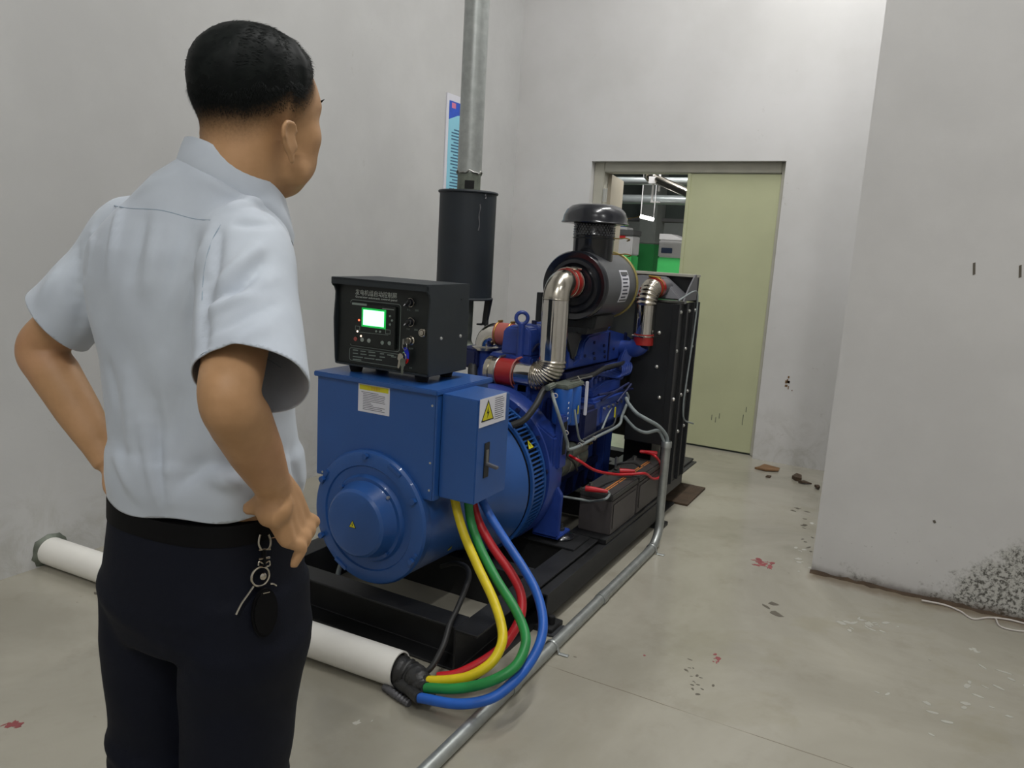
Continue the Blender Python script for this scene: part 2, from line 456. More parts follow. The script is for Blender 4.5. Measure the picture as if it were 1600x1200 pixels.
# open leaf: hinged on the left jamb, swung away from the camera
hx, hy = DX0+FT+.006, YW+.15
ang = radians(101)
d = np.array([cos(ang), sin(ang), 0]); nn = np.array([-sin(ang), cos(ang), 0])
lw = .56
ol = MB().obox(np.array([hx, hy, (DZ-.064)/2])+d*lw/2, d*lw/2, nn*.021, (0, 0, (DZ-.092)/2)).build('open_leaf', 'leaf_edge', door, .003)
for hz in (1.84, .4):
    MB().box(hx-.004, hx+.028, YW+.056, YW+.064, hz-.05, hz+.05).cyl((hx+.012, YW+.055, hz-.05), (hx+.012, YW+.055, hz+.05), .007, n=10).build('hinge', 'bolt_steel', ol)

# ------------------------------------------------------------------ lamps of the room, with added unseen fill lamps
def batten(loc, ln, watts, rotz, label):
    L = np.asarray(loc, float); c, s_ = cos(rotz), sin(rotz)
    r = empty('ceiling_lamp', L, label, 'lamp', 'tube lamps on the ceiling')
    a = np.array([c, s_, 0])*ln/2; b = np.array([-s_, c, 0])*.05
    MB().obox(L-np.array([0, 0, .03]), a, b, (0, 0, .03)).build('housing', 'lamp_body', r, .006)
    MB().cyl(L-a*.97-np.array([0, 0, .078]), L+a*.97-np.array([0, 0, .078]), .016, n=12).build('tube', 'lamp_tube', r)
    ld = bpy.data.lights.new('lamp_light', 'AREA'); ld.shape = 'RECTANGLE'; ld.size = ln; ld.size_y = .12
    ld.energy = watts; ld.color = (1, .995, .975)
    lo = bpy.data.objects.new('lamp_light', ld); COL.objects.link(lo); lo.parent = r
    lo.location = (0, 0, -.1); lo.rotation_euler = (0, 0, rotz)
    return r
batten((-.3, 2.1, ZC), 1.5, LAMP_W*.95, pi/2, 'white tube lamp on the ceiling above the engine')
pend = batten((-.7, 4.2, 4.5), 1.5, LAMP_W*.85, pi/2, 'added unseen tube lamp hung low on two rods to brighten the door wall')  # added out of view, hung lower so more light reaches the door wall
for dy in (-.5, .5): MB().cyl((-.7, 4.2+dy, 4.5), (-.7, 4.2+dy, ZC), .006, n=8).build('drop_rod', 'lamp_body', pend)
batten((2.6, .2, ZC), 1.5, LAMP_W*.5, pi/2, 'added unseen tube lamp on the ceiling right of the camera, for shaping light')  # added out of view to give the lighting some shape
batten((.9, -2.2, ZC-.0), 1.5, LAMP_W*1.75, pi/2, 'added unseen fill lamp on the ceiling behind the camera')  # added out of view as frontal fill for faces towards the camera

# ------------------------------------------------------------------ hall beyond the door
HZ = 2.9
slab('wall_hall_far', 'hall_column', -7, 4.6, 13.0, 13.2, 0, HZ)
slab('wall_hall_left', 'hall_column', -7.2, -7, YW+.2, 13.2, 0, HZ)
slab('floor_hall', 'hall_dark', -7.2, XW-.2, YW+.2, 13.2, -.12, 0)
slab('ceiling_hall', 'hall_dark', -7.2, 4.6, YW+.2, 13.2, HZ, HZ+.15)
zb = ay_(1020, 345, 9.3)[2]
struct(MB().box(-7, 4.6, 9.3, 9.7, zb, HZ).build('beam_hall', 'hall_dark', None, .01))
tray = MB().box(-6.5, 3.5, 9.16, 9.29, zb-.012, zb+.028)
tag(tray.build('cable_tray', 'hall_grey', None, .004), 'pale cable tray under the dark beam in the hall beyond the door', 'cable tray')
# column with green foot paint
cl, cr = ay_(995, 390, 8.95), ay_(1021, 390, 8.95)
zg = ay_(1008, 381, 8.95)[2]
colm = empty('column', ((cl[0]+cr[0])/2, 9.15, 0)); struct(colm)
MB().box(cl[0], cr[0]+.0, 8.95, 9.29, zg, HZ).build('shaft', 'hall_column', colm, .01)
MB().box(cl[0]-.004, cr[0]+.004, 8.946, 9.29, 0, zg).build('painted_foot', 'hall_green', colm, .01)
def cabinet(px0, px1, ptop, pgreen, y, label, cap, dep=.25):
    a0, a1 = ay_(px0, ptop, y), ay_(px1, ptop, y); zt, zg = a0[2], ay_((px0+px1)/2, pgreen, y)[2]
    r = empty('equipment_cabinet', ((a0[0]+a1[0])/2, y+.12, 0), label, 'cabinet', 'green and white cabinets in the hall')
    MB().box(a0[0], a1[0], y, y+dep, zg, zt).build('upper_body', 'hall_white', r, .012)
    MB().box(a0[0], a1[0], y-.002, y+dep, .06, zg).build('lower_body', 'hall_green_light', r, .012)
    MB().box(a0[0]+.02, a1[0]-.02, y+.02, y+dep-.02, 0, .06).build('plinth', 'hall_grey', r)
    return r, a0, a1, zt
r, a0, a1, zt = cabinet(940, 989, 366, 398, 8.3, 'white cabinet with green base and grey cap, left of the green column beyond the door', True)
MB().box(a0[0]-.02, a1[0]+.01, 8.28, 8.56, zt, zt+.06).build('cap', 'hall_grey', r, .006)
MB().box(a0[0]-.02, a1[0]-.08, 8.32, 8.52, zt+.06, zt+.09).build('cap_lid', 'hall_white', r, .006)
p = ay_(972, 370, 8.3); MB().box(p[0]-.04, p[0]+.04, 8.294, 8.302, p[2]-.014, p[2]+.014).build('badge', 'red_tag', r)
p = ay_(974, 350, 8.5); MB().cyl((p[0], 8.42, zt+.09), (p[0], 8.42, zt+.24), .05, n=14).build('filler_cap', 'hall_blue', r)
r, a0, a1, zt = cabinet(1030, 1074, 374, 403, 8.0, 'white and green cabinet with a dark display, beside the closed green leaf', False)
p0, p1 = ay_(1034, 387, 8.0), ay_(1050, 396, 8.0)
MB().box(p0[0], p1[0], 7.985, 8.002, p1[2], p0[2]).build('display', 'hall_display', r, .003)
MB().prism([(0, 0), (a1[0]-a0[0], 0), (a1[0]-a0[0], .0), (.12, .06), (0, .06)], (a0[0], 8.0, zt), (1, 0, 0), (0, 0, 1), (0, .25, 0)).build('sloped_top', 'hall_white', r)
# hall pipes and hangers
for py, yy, rr, lab in ((283, 7.0, .035, 'upper grey pipe crossing the hall ceiling beyond the door'), (312, 7.5, .045, 'lower grey pipe crossing the hall beneath the other pipe')):
    z = ay_(1020, py, yy)[2]
    tag(MB().cyl((-6, yy, z), (3.5, yy, z), rr, n=16).build('hall_pipe', 'hall_pipe'), lab, 'pipe', 'pipes in the hall')
p0, p1 = ay_(1012, 274, 6.9), ay_(1085, 306, 6.45)
dr = unit(p1-p0)
tag(MB().cyl(p0, p1+dr*.5, .04, n=16).torus(p0+dr*.05, dr, .043, .008, 20, 6).build('duct_pipe', 'chrome_dull'), 'shiny metal pipe slanting down behind the green door leaf', 'pipe')
hp = ay_(1026, 282, 6.8); hb = ay_(1024, 317, 6.8)
hang = MB().box(hp[0]-.035, hp[0]-.02, 6.79, 6.81, hb[2], HZ).box(hp[0]+.02, hp[0]+.035, 6.79, 6.81, hb[2]+.1, HZ).box(hp[0]-.035, hp[0]+.045, 6.78, 6.82, hb[2], hb[2]+.012).box(hp[0]-.06, hp[0]+.06, 6.76, 6.84, hp[2]-.03, hp[2]+.03)
tag(hang.build('pipe_hanger', 'hall_white', None, .002), 'pale strut hanger hooked round the shiny pipe in the hall', 'hanger')
p0 = ay_(1001, 338, 7.2); p1 = ay_(1021, 343, 7.2)
rl = empty('hall_lamp', (p0+p1)/2, 'small white tube lamp hanging under the dark beam in the hall', 'lamp')
MB().cyl(p0, p1, .018, n=10).build('tube', 'lamp_tube', rl)
MB().cyl(p0, (p0[0], 7.2, HZ), .005, n=6).build('drop_rod', 'hall_white', rl)
MB().cyl(p1, (p1[0], 7.2, HZ), .004, n=6).build('drop_rod', 'hall_white', rl)
MB().tube([ay_(975, 343, 7.2), p0], .004, 6).build('feed_wire', 'brass', rl)
batten((-2.0, 6.6, HZ), 1.5, HALL_W, 0, 'tube lamp on the hall ceiling just behind the door')
batten((-3.2, 10.9, HZ), 1.5, HALL_W, 0, 'tube lamp on the hall ceiling beyond the column')
batten((.6, 7.6, HZ), 1.5, HALL_W, 0, 'tube lamp on the hall ceiling far right behind the closed leaf')

# ------------------------------------------------------------------ generator set
XA, ZA = -1.625, .44
G = empty('diesel_generator', (XA, 3.3, 0), 'large blue diesel generator set with black control panel on a black steel skid', 'generator')
ZS = .16
def cprof(w, h, t): return [(0, 0), (w, 0), (w, t), (t, t), (t, h-t), (w, h-t), (w, h), (0, h)]
skid = MB().box(-2.05, -1.22, 3.9, 3.98, .02, ZS-.002).box(-2.05, -1.22, 4.3, 4.38, .02, ZS-.002).build('skid_frame', 'skid_black', G, .003)
MB().prism(cprof(.09, ZS, .008), (-1.225, 2.0, 0), (1, 0, 0), (0, 0, 1), (0, 2.64, 0)).build('side_rail', 'skid_black', skid, .0015, 1)
MB().prism(cprof(.09, ZS, .008), (-2.025, 2.0, 0), (-1, 0, 0), (0, 0, 1), (0, 2.64, 0)).build('side_rail', 'skid_black', skid, .0015, 1)
MB().prism(cprof(.09, ZS, .008), (-2.024, 2.10, 0), (0, -1, 0), (0, 0, 1), (.798, 0, 0)).build('cross_beam', 'skid_black', skid, .0015, 1)
MB().prism(cprof(.09, ZS, .008), (-2.024, 2.50, 0), (0, 1, 0), (0, 0, 1), (.798, 0, 0)).build('cross_beam', 'skid_black', skid, .0015, 1)
MB().prism(cprof(.10, ZS, .008), (-2.024, 2.86, 0), (0, 1, 0), (0, 0, 1), (.798, 0, 0)).build('cross_beam', 'skid_black', skid, .0015, 1)
MB().prism(cprof(.09, ZS, .008), (-2.024, 4.55, 0), (0, 1, 0), (0, 0, 1), (.798, 0, 0)).build('cross_beam', 'skid_black', skid, .0015, 1)
MB().box(-1.44, -1.17, 2.84, 3.02, ZS, ZS+.008).build('mount_plate', 'skid_black', skid, .002)
MB().box(-2.08, -1.81, 2.84, 3.02, ZS, ZS+.008).build('mount_plate', 'skid_black', skid, .002)
MB().box(-1.55, -1.16, 4.18, 4.66, ZS, ZS+.012).build('rear_plate', 'skid_black', skid, .002)
MB().prism([(0, 0), (.008, 0), (.008, .09), (.05, .09), (.05, .098), (0, .098)], (-1.095, 2.44, .045), (-1, 0, 0), (0, 0, 1), (0, 1.42, 0)).build('battery_rail', 'skid_black', skid, .0015, 1)
MB().box(-1.28, -1.10, 3.03, 3.9, .145, .165).build('battery_tray', 'skid_black', skid, .002)
MB().box(-1.26, -1.06, 4.22, 4.62, .0, .012).build('floor_pad', 'mud', skid)
for yy in (2.47, 3.80):
    MB().box(-1.135, -1.06, yy-.05, yy+.05, .0, .02).cyl((-1.085, yy, .02), (-1.085, yy, .05), .014, n=8).build('foot_lug', 'skid_black', skid, .002)
MB().box(-2.0, -1.25, 3.6, 3.7, .03, ZS).build('cross_beam', 'skid_black', skid, .003)

# ---- alternator
alt = MB().lathe((XA, 0, ZA), (0, 1, 0), [(2.085, 0), (2.085, .236), (2.12, .24), (2.40, .25), (2.5, .262), (2.60, .30), (2.655, .318), (2.66, .31), (2.80, .31), (2.80, 0)], 64).build('alternator', 'alt_blue', G)
cap = MB().lathe((XA, 0, ZA), (0, 1, 0), [(2.082, .24), (2.05, .242), (2.04, .236), (2.036, .226), (2.036, .19), (2.042, .186), (2.042, .158), (2.034, .154), (2.026, .150), (2.026, .138), (2.018, .134), (1.975, .121), (1.966, .112), (1.962, .098), (1.962, 0)], 72).build('end_bell', 'alt_blue', alt, smooth=28)
for a in (92, 28, -28, -152, 152):
    c = np.array([XA+.226*cos(radians(a)), 2.034, ZA+.226*sin(radians(a))])
    MB().cyl(c, c-np.array([0, .014, 0]), .011, n=6).build('bolt', 'alt_blue', alt)
for a in (60, -28, -120, 150):
    t = radians(a); c = np.array([XA+.226*cos(t), 2.036, ZA+.226*sin(t)]); tt = np.array([-sin(t), 0, cos(t)]); rr = np.array([cos(t), 0, sin(t)])
    MB().obox(c, tt*.03, rr*.008, (0, .004, 0)).build('rim_tab', 'alt_blue', alt, .002)
for a in (45, 135, 225, 315):
    c = np.array([XA+.143*cos(radians(a)), 2.024, ZA+.143*sin(radians(a))])
    MB().cyl(c, c-np.array([0, .008, 0]), .006, n=6).build('cap_screw', 'bolt_steel' if a == 45 else 'alt_blue', alt)
# hazard triangle
def hazard(c, right, up, s, parent):
    r, u = unit(right), unit(up); nn = np.cross(r, u); c = np.asarray(c, float)
    tri = lambda k: [(-s*k, -s*k*.58), (s*k, -s*k*.58), (0, s*k*1.15)]
    o = MB().prism(tri(1), c, r, u, nn*.0006).build('hazard_sign', 'ink_black', parent)
    MB().prism(tri(.82), c, r, u, nn*.0009).build('hazard_field', 'yellow_print', o if parent.parent is None or parent.parent.parent is None else parent)
    bolt = [(.10, .62), (-.22, .02), (-.02, .06), (-.14, -.42), (.22, .16), (.02, .12)]
    MB().prism([(i*s, j*s) for i, j in bolt], c, r, u, nn*.0012).build('hazard_bolt', 'ink_black', o if parent.parent is None or parent.parent.parent is None else parent)
hazard((XA-.002, 1.9615, ZA-.003), (1, 0, 0), (0, 0, 1), .0155, alt)
a45 = radians(-33)
hazard((XA+.247*cos(a45), 2.26, ZA+.247*sin(a45)), (0, 1, 0), (-sin(a45), 0, cos(a45)), .014, alt)
# ventilation band with its bars
vb = MB()
vb.lathe((XA, 0, ZA), (0, 1, 0), [(2.668, .318), (2.668, .331), (2.684, .331), (2.684, .318)], 72)
vb.lathe((XA, 0, ZA), (0, 1, 0), [(2.776, .318), (2.776, .331), (2.79, .331), (2.79, .318)], 72)
for i in range(110):
    t = 2*pi*i/110; rr = np.array([cos(t), 0, sin(t)]); tt = np.array([-sin(t), 0, cos(t)])
    vb.obox(np.array([XA, 2.73, ZA])+rr*.323, tt*.0034, rr*.006, (0, .048, 0))
g_ = vb.build('vent_grille', 'alt_blue', alt, smooth=30); g_['kind'] = 'stuff'
MB().lathe((XA, 0, ZA), (0, 1, 0), [(2.668, .3), (2.668, .315), (2.79, .315), (2.79, .3)], 72).build('grille_backing', 'dark_inside', alt)
a20 = radians(32)
hazard((XA+.332*cos(a20), 2.715, ZA+.332*sin(a20)), (0, 1, 0), (-sin(a20), 0, cos(a20)), .026, alt)

# ---- terminal box with lid
BX0, BX1, BY0, BY1 = -1.884, -1.372, 2.062, 2.40
tb = MB().box(BX0, BX1, BY0, BY1, .548, .912).build('terminal_box', 'alt_blue', G, .003)
MB().box(BX0-.006, BX1+.012, BY0-.014, BY1+.012, .912, .930).build('lid', 'alt_blue', tb, .003)
MB().box(BX1-.001, BX1+.008, BY0-.002, BY0+.028, .552, .91).build('corner_flange', 'alt_blue', tb, .001)
scw = MB().cyl((0, 0, 0), (0, -.004, 0), .004, n=10).build('screw', 'bolt_steel', tb); n_ = 0
for (x, z) in ((BX1-.014, .875), (BX1-.014, .68), (BX1-.014, .585), (BX0+.03, .56)):
    q = np.array([x, BY0-.0, z-.004])
    if n_ == 0: scw.location = tuple(q-wl(tb)); WL[scw.name] = q
    else: dup(scw, q, tb)
    n_ += 1
# notice on the box front
def notice(c, w, h, right, up, parent, head=True):
    r, u = unit(right), unit(up); nn = np.cross(r, u); c = np.asarray(c, float)
    sh = MB().obox(c, r*w/2, u*h/2, nn*.0007).build('warning_label', 'white_paper', parent)
    pr = MB(); P = lambda x0, x1, y0, y1, t: pr.obox(c+r*(x0+x1)/2*w+u*(y0+y1)/2*h+nn*t, r*(x1-x0)/2*w, u*(y1-y0)/2*h, nn*.0003)
    return sh, pr, P, c, r, u, nn
c0 = (ay_(561, 598, BY0)+ay_(608, 650, BY0))/2
cw = ay_(609, 618, BY0)[0]-ay_(560, 618, BY0)[0]; ch = ay_(560, 597, BY0)[2]-ay_(560, 641, BY0)[2]
sh, pr, P, c, r, u, nn = notice((c0[0], BY0-.001, c0[2]), cw, ch, (1, 0, 0), (0, 0, 1), tb)
for i, (x0, x1) in enumerate(((-.40, .15), (-.34, .36), (-.34, .36), (-.34, .34), (-.34, .34), (-.34, .37), (-.34, -.08), (-.34, -.02), (-.34, .36), (-.34, .28), (-.34, .36))):
    z = .2-i*.06; P(x0, x1, z-.009, z+.009, .0007)
pr.build('print_lines', 'ink', tb)
MB().obox(c+u*.365*ch+nn*.0007, r*cw*.46, u*ch*.085, nn*.0003).build('yellow_heading', 'yellow_print', tb)
text('heading_text', '⚠ 安全警示', .014, c+u*.365*ch+nn*.0008, r, u, 'orange_print', tb, width=cw*.42)

# ---- breaker box on the right side
KX1, KY0, KY1, KZ0, KZ1 = -1.222, 2.082, 2.292, .562, .912
kb = MB().prism([(BX1+.01, KZ0), (KX1, KZ0), (KX1, KZ1), (BX1+.01, KZ1+.004)], (0, KY0, 0), (1, 0, 0), (0, 0, 1), (0, KY1-KY0, 0)).build('breaker_box', 'alt_blue', G, .003)
q0, q1 = ax_(750, 625, KX1), ax_(792, 665, KX1)
qa, qb, qc = ax_(750, 626, KX1), ax_(791, 612, KX1), ax_(747, 671, KX1)
wv = qb[1]-qa[1]; hv = qa[2]-qc[2]
cc = np.array([KX1+.001, (qa[1]+qb[1])/2, (qa[2]+qc[2])/2+.003])
sh, pr, P, c, r, u, nn = notice(cc, wv, hv, (0, 1, 0), (0, 0, 1), kb)
for i in range(11):
    z = .40-i*.075; P(.06, .42 if i % 3 else .36, z-.011, z+.011, .0007)
pr.build('print_lines', 'ink', kb)
hazard(c+r*(-.2*wv)+u*(-.07*hv)+nn*.0007, r, u, wv*.235, kb)
# breaker handle
hs = (ax_(757, 692, KX1)+ax_(762, 745, KX1))/2
MB().box(KX1-.002, KX1+.003, hs[1]-.016, hs[1]+.016, hs[2]-.06, hs[2]+.06).build('switch_plate', 'black_paint', kb, .001)
MB().box(KX1+.002, KX1+.005, hs[1]-.008, hs[1]+.008, hs[2]-.008, hs[2]+.036).build('switch_slot', 'steel', kb, .001)
MB().obox((KX1+.022, hs[1], hs[2]-.016), (.024, 0, -.004), (0, .008, 0), (.001, 0, .005)).build('switch_lever', 'grey_plate', kb, .002)

# ---- control panel
PX0, PX1, PY0, PY1, PZ0, PZ1 = -1.845, -1.437, 2.115, 2.345, .958, 1.262
cp = MB().box(PX0+.003, PX1-.003, PY0+.004, PY1, PZ0, PZ1-.004).build('control_panel', 'panel_black', G, .003)
face = MB().box(PX0+.004, PX1-.004, PY0, PY0+.006, PZ0+.004, PZ1-.012).build('front_plate', 'panel_face', cp)
sp = [(PY1, PZ0), (PY0-.006, PZ0), (PY0-.010, PZ0+.02), (PY0-.016, 1.06), (PY0-.019, 1.12), (PY0-.013, 1.19), (PY0-.012, 1.215), (PY0-.02, 1.232), (PY0-.03, 1.238), (PY0-.034, PZ1), (PY1, PZ1)]
MB().prism(sp, (PX0, 0, 0), (0, 1, 0), (0, 0, 1), (.006, 0, 0)).build('side_plate', 'panel_black', cp, .001, 1)
MB().prism(sp, (PX1-.006, 0, 0), (0, 1, 0), (0, 0, 1), (.006, 0, 0)).build('side_plate', 'panel_black', cp, .001, 1)
MB().box(PX0, PX1, PY0-.034, PY1, PZ1-.002, PZ1+.004).box(PX0, PX1, PY0-.034, PY0-.026, PZ1-.02, PZ1).build('hood', 'panel_black', cp, .0015)
MB().box(PX0+.006, PX1-.006, PY0-.008, PY0+.002, PZ0-.001, PZ0+.006).build('lower_lip', 'panel_black', cp, .001)
for x in (PX0+.06, PX1-.06):
    for y in (PY0+.04, PY1-.04):
        MB().lathe((x, y, .929), (0, 0, 1), [(0, 0), (0, .02), (.02, .026), (.031, .026), (.031, 0)], 16).build('rubber_foot', 'dark_inside', cp)
for (px, py) in ((689, 529), (719, 525)):
    q = ax_(px, py, PX1); MB().lathe(q, (1, 0, 0), [(0, 0), (0, .006), (.003, .0055), (.005, .003), (.005, 0)], 14).build('side_screw', 'bolt_steel', cp)
q = ax_(721, 468, PX1); MB().cyl(q, q+np.array([.0006, 0, 0]), .0025, n=10).build('side_hole', 'dark_inside', cp)
YF = PY0-.0006
def fp(u_, v_, off=0.0): return ay_(535+u_/8, 440+v_/8, YF-off)
EX, EZ = (1, 0, 0), (0, 0, 1)
tl, trr = fp(160, 130), fp(680, 180)
text('panel_title', '发电机组自动控制屏', .021, fp(420, 152), EX, EZ, 'panel_white', cp, width=trr[0]-tl[0])
text('panel_subtitle', 'Generator automatic control panel', .010, fp(420, 214), EX, EZ, 'panel_white', cp, width=trr[0]-tl[0])
def outline(name, x0, x1, z0, z1, rad, t, mat):
    pts = []
    for cx, cz, a0 in ((x1-rad, z1-rad, 0), (x0+rad, z1-rad, 90), (x0+rad, z0+rad, 180), (x1-rad, z0+rad, 270)):
        for k in range(6):
            an = radians(a0+18*k); pts.append((cx+rad*cos(an), cz+rad*sin(an), cos(an), sin(an)))
    nn = len(pts); vs = []; fs = []
    for (x, z, cx, cz) in pts: vs += [(x, YF, z), (x-cx*t, YF, z-cz*t)]
    for i in range(nn):
        j = (i+1) % nn; fs.append((2*i, 2*j, 2*j+1, 2*i+1))
    vs += [(x, YF+.0005, z) for (x, _, z) in vs]
    fs += [tuple(k+2*nn for k in f[::-1]) for f in fs[:nn]]
    return MB().add(vs, fs).build(name, mat, cp, fix=False)
o0, o1 = fp(95, 500), fp(725, 560); zt_, zb_ = fp(400, 250)[2], fp(400, 840)[2]
outline('bezel_line', o0[0], o1[0], zb_, zt_, .012, .0018, 'panel_dim')
outline('legend_line', o0[0], o1[0], fp(400, 1028)[2], fp(400, 864)[2], .009, .0015, 'panel_dim')
mo0, mo1 = fp(115, 500), fp(688, 560)
mz0, mz1 = fp(400, 812)[2], fp(400, 285)[2]
mod = MB().box(mo0[0], mo1[0], PY0-.012, PY0, mz0, mz1).build('controller_module', 'module_black', cp, .002)
YM = PY0-.0125
def fm(u_, v_): return ay_(535+u_/8, 440+v_/8, YM)
s0, s1, s2 = fm(265, 440), fm(523, 470), fm(390, 362); s3 = fm(390, 555)
MB().box(s0[0]-.008, s1[0]+.008, YM-.001, PY0-.010, s3[2]-.007, s2[2]+.007).build('screen_surround', 'dark_inside', cp, .001)
MB().box(s0[0]-.0075, s1[0]+.0075, YM-.0016, YM, s3[2]-.0065, s2[2]+.0065).build('screen_glow_rim', 'screen_glow_rim', cp)
MB().box(s0[0], s1[0], YM-.0022, YM, s3[2], s2[2]).build('screen', 'screen', cp)
for (u_, v_, mt, rr) in ((165, 717, 'button_red', .0075), (248, 727, 'button_grey', .0075), (333, 738, 'button_grey', .0075), (500, 765, 'panel_dim', .007), (588, 770, 'panel_dim', .007), (598, 432, 'panel_dim', .004), (622, 487, 'panel_dim', .004), (597, 537, 'panel_dim', .004), (425, 622, 'panel_dim', .004), (472, 627, 'panel_dim', .004)):
    q = fm(u_, v_); MB().lathe(q, (0, -1, 0), [(0, 0), (0, rr), (.002, rr*.95), (.0025, rr*.6), (.0025, 0)], 16).build('push_button', mt, cp)
for (u_, v_, mt) in ((208, 482, 'led_red'), (188, 622, 'led_warm'), (232, 680, 'led_warm')):
    q = fm(u_, v_); MB().ell(q, (.0032, .002, .0032), n=10, k=6).build('indicator_led', mt, cp)
def fbar(name, u0, v0, u1, v1, t, mat):
    p0, p1 = fm(u0, v0), fm(u1, v1); dd_ = unit(p1-p0); up_ = np.cross((0, 1, 0), dd_)
    MB().obox((p0+p1)/2, (p1-p0)/2, np.array(up_)*t/2, (0, .0004, 0)).build(name, mat, cp)
fbar('module_badge', 122, 272, 305, 292, .0075, 'panel_dim')
fbar('module_print', 500, 337, 645, 353, .003, 'panel_dim')
fbar('mimic_line', 200, 630, 570, 668, .0012, 'panel_dim')
for (u_, v_) in ((190, 580), (568, 628)):
    q = fm(u_, v_); e_ = .0105
    MB().box(q[0]-e_, q[0]+e_, YM-.0004, YM, q[2]+.006, q[2]+.0075).box(q[0]-e_, q[0]+e_, YM-.0004, YM, q[2]-.0075, q[2]-.006).box(q[0]-e_, q[0]-e_+.0015, YM-.0004, YM, q[2]-.0075, q[2]+.0075).box(q[0]+e_-.0015, q[0]+e_, YM-.0004, YM, q[2]-.0075, q[2]+.0075).build('mimic_symbol', 'panel_dim', cp)
lg = MB()
for (u0, u1, v_) in ((130, 195, 853), (225, 290, 868), (325, 410, 880), (470, 520, 900), (560, 640, 915), (130, 195, 893), (225, 300, 905), (330, 415, 920), (465, 530, 940), (610, 670, 938), (130, 255, 935), (275, 400, 955), (415, 495, 973), (130, 235, 970)):
    p0, p1 = fp(u0, v_), fp(u1, v_+(u1-u0)*.11); lg.obox((p0+p1)/2, (p1-p0)/2, (0, 0, .0016), (0, .0003, 0))
lg.build('legend_print', 'panel_dim', cp)
p0, p1 = fp(560, 1010), fp(690, 1040)
def rotary(u_, v_, nm):
    q = fp(u_, v_)
    MB().lathe(q, (0, -1, 0), [(0, 0), (0, .0155), (.004, .0155), (.006, .0135), (.008, .013), (.018, .012), (.02, .010), (.02, 0)], 24).build('switch_bezel', 'gloss_black', cp)
    MB().torus(q+np.array([0, -.005, 0]), (0, 1, 0), .0145, .0012, 24, 6).build('switch_ring', 'chrome_dull', cp)
    MB().obox(q+np.array([-.001, -.022, -.001]), (.0085, 0, .0085), (.0026, 0, -.0026), (0, .005, 0)).build('switch_grip', 'black_paint', cp, .001)
    MB().obox(q+np.array([-.0075, -.0275, -.0075]), (.003, 0, .003), (.0009, 0, -.0009), (0, .0005, 0)).build('switch_mark', 'white_paper', cp)
rotary(860, 262, 'a'); rotary(862, 505, 'b')
text('switch_text', '停止', .0075, fp(830, 350), EX, EZ, 'panel_dim', cp); text('switch_text', '自动', .0075, fp(932, 360), EX, EZ, 'panel_dim', cp)
text('switch_text', '手动', .0075, fp(822, 592), EX, EZ, 'panel_dim', cp); text('switch_text', '自动', .0075, fp(922, 603), EX, EZ, 'panel_dim', cp)
q = fp(1003, 640)
MB().lathe(q, (0, -1, 0), [(0, 0), (0, .0155), (.003, .0155), (.006, .013), (.006, .0105), (.004, .010), (.008, .008), (.009, 0)], 24).build('chrome_button', 'chrome_dull', cp)
q = fp(860, 735)
MB().lathe(q, (0, -1, 0), [(0, 0), (0, .016), (.004, .016), (.007, .013), (.016, .0125), (.018, .011), (.018, 0)], 24).build('key_switch', 'chrome_dull', cp)
text('switch_text', '电源锁', .006, fp(860, 838), EX, EZ, 'panel_dim', cp); text('switch_text', '急停', .006, fp(855, 1080), EX, EZ, 'panel_dim', cp)
# key bunch hanging from the switch (lifts away: a thing of its own)
kq = q+np.array([0, -.02, 0])
K = empty('key_bunch', fp(760, 1150, .02), 'bunch of steel keys with a blue and red tag hanging from the panel key switch', 'keys')
MB().obox(kq+np.array([-.004, -.008, -.002]), (.004, 0, .0), (0, .012, 0), (0, 0, .009)).build('key_head', 'steel', K, .001)
rc = fp(778, 806, .03)
MB().torus(rc, (.35, 1, 0), .013, .0013, 28, 6).build('split_ring', 'steel', K)
MB().tube([kq+np.array([-.006, -.016, -.006]), (kq+rc)/2+np.array([-.008, -.01, .0]), rc+np.array([0, 0, .012])], .0012, 6).build('chain', 'steel', K)
def flatkey(pa, pb, wd, nm, mt):
    pa, pb = np.asarray(pa), np.asarray(pb); dd_ = unit(pb-pa); sd = unit(np.cross(dd_, (0, 1, 0))); nn_ = np.cross(dd_, sd); L_ = np.linalg.norm(pb-pa)
    return MB().prism([(0, -wd*.4), (L_*.12, -wd), (L_*.42, -wd*.95), (L_*.5, -wd*.45), (L_*.96, -wd*.42), (L_, 0), (L_*.96, wd*.3), (L_*.8, wd*.42), (L_*.72, wd*.25), (L_*.62, wd*.45), (L_*.5, wd*.45), (L_*.42, wd*.95), (L_*.12, wd), (0, wd*.4)], pa-nn_*.001, dd_, sd, nn_*.002).build(nm, mt, K)
MB().torus(fp(772, 935, .028), (.5, 1, .2), .0135, .0022, 24, 6).build('key_bow', 'chrome_dull', K)
flatkey(fp(735, 900, .024), fp(700, 1085, .024), .011, 'key', 'chrome_dull')
flatkey(fp(755, 960, .03), fp(748, 1165, .03), .011, 'key', 'cast_metal')
pa, pb, pc = fp(790, 830, .022), fp(850, 985, .022), fp(840, 1075, .022)
MB().prism([(-.008, 0), (.004, .004), (.014, -.018), (.0135, -.036), (-.002, -.036), (-.006, -.018)], pa, EX, EZ, (0, .003, 0)).build('tag', 'blue_tag', K, .0006)
MB().prism([(-.002, -.036), (.0135, -.036), (.011, -.047), (.004, -.054), (-.003, -.05)], pa, EX, EZ, (0, .003, 0)).build('tag_end', 'red_tag', K, .0006)

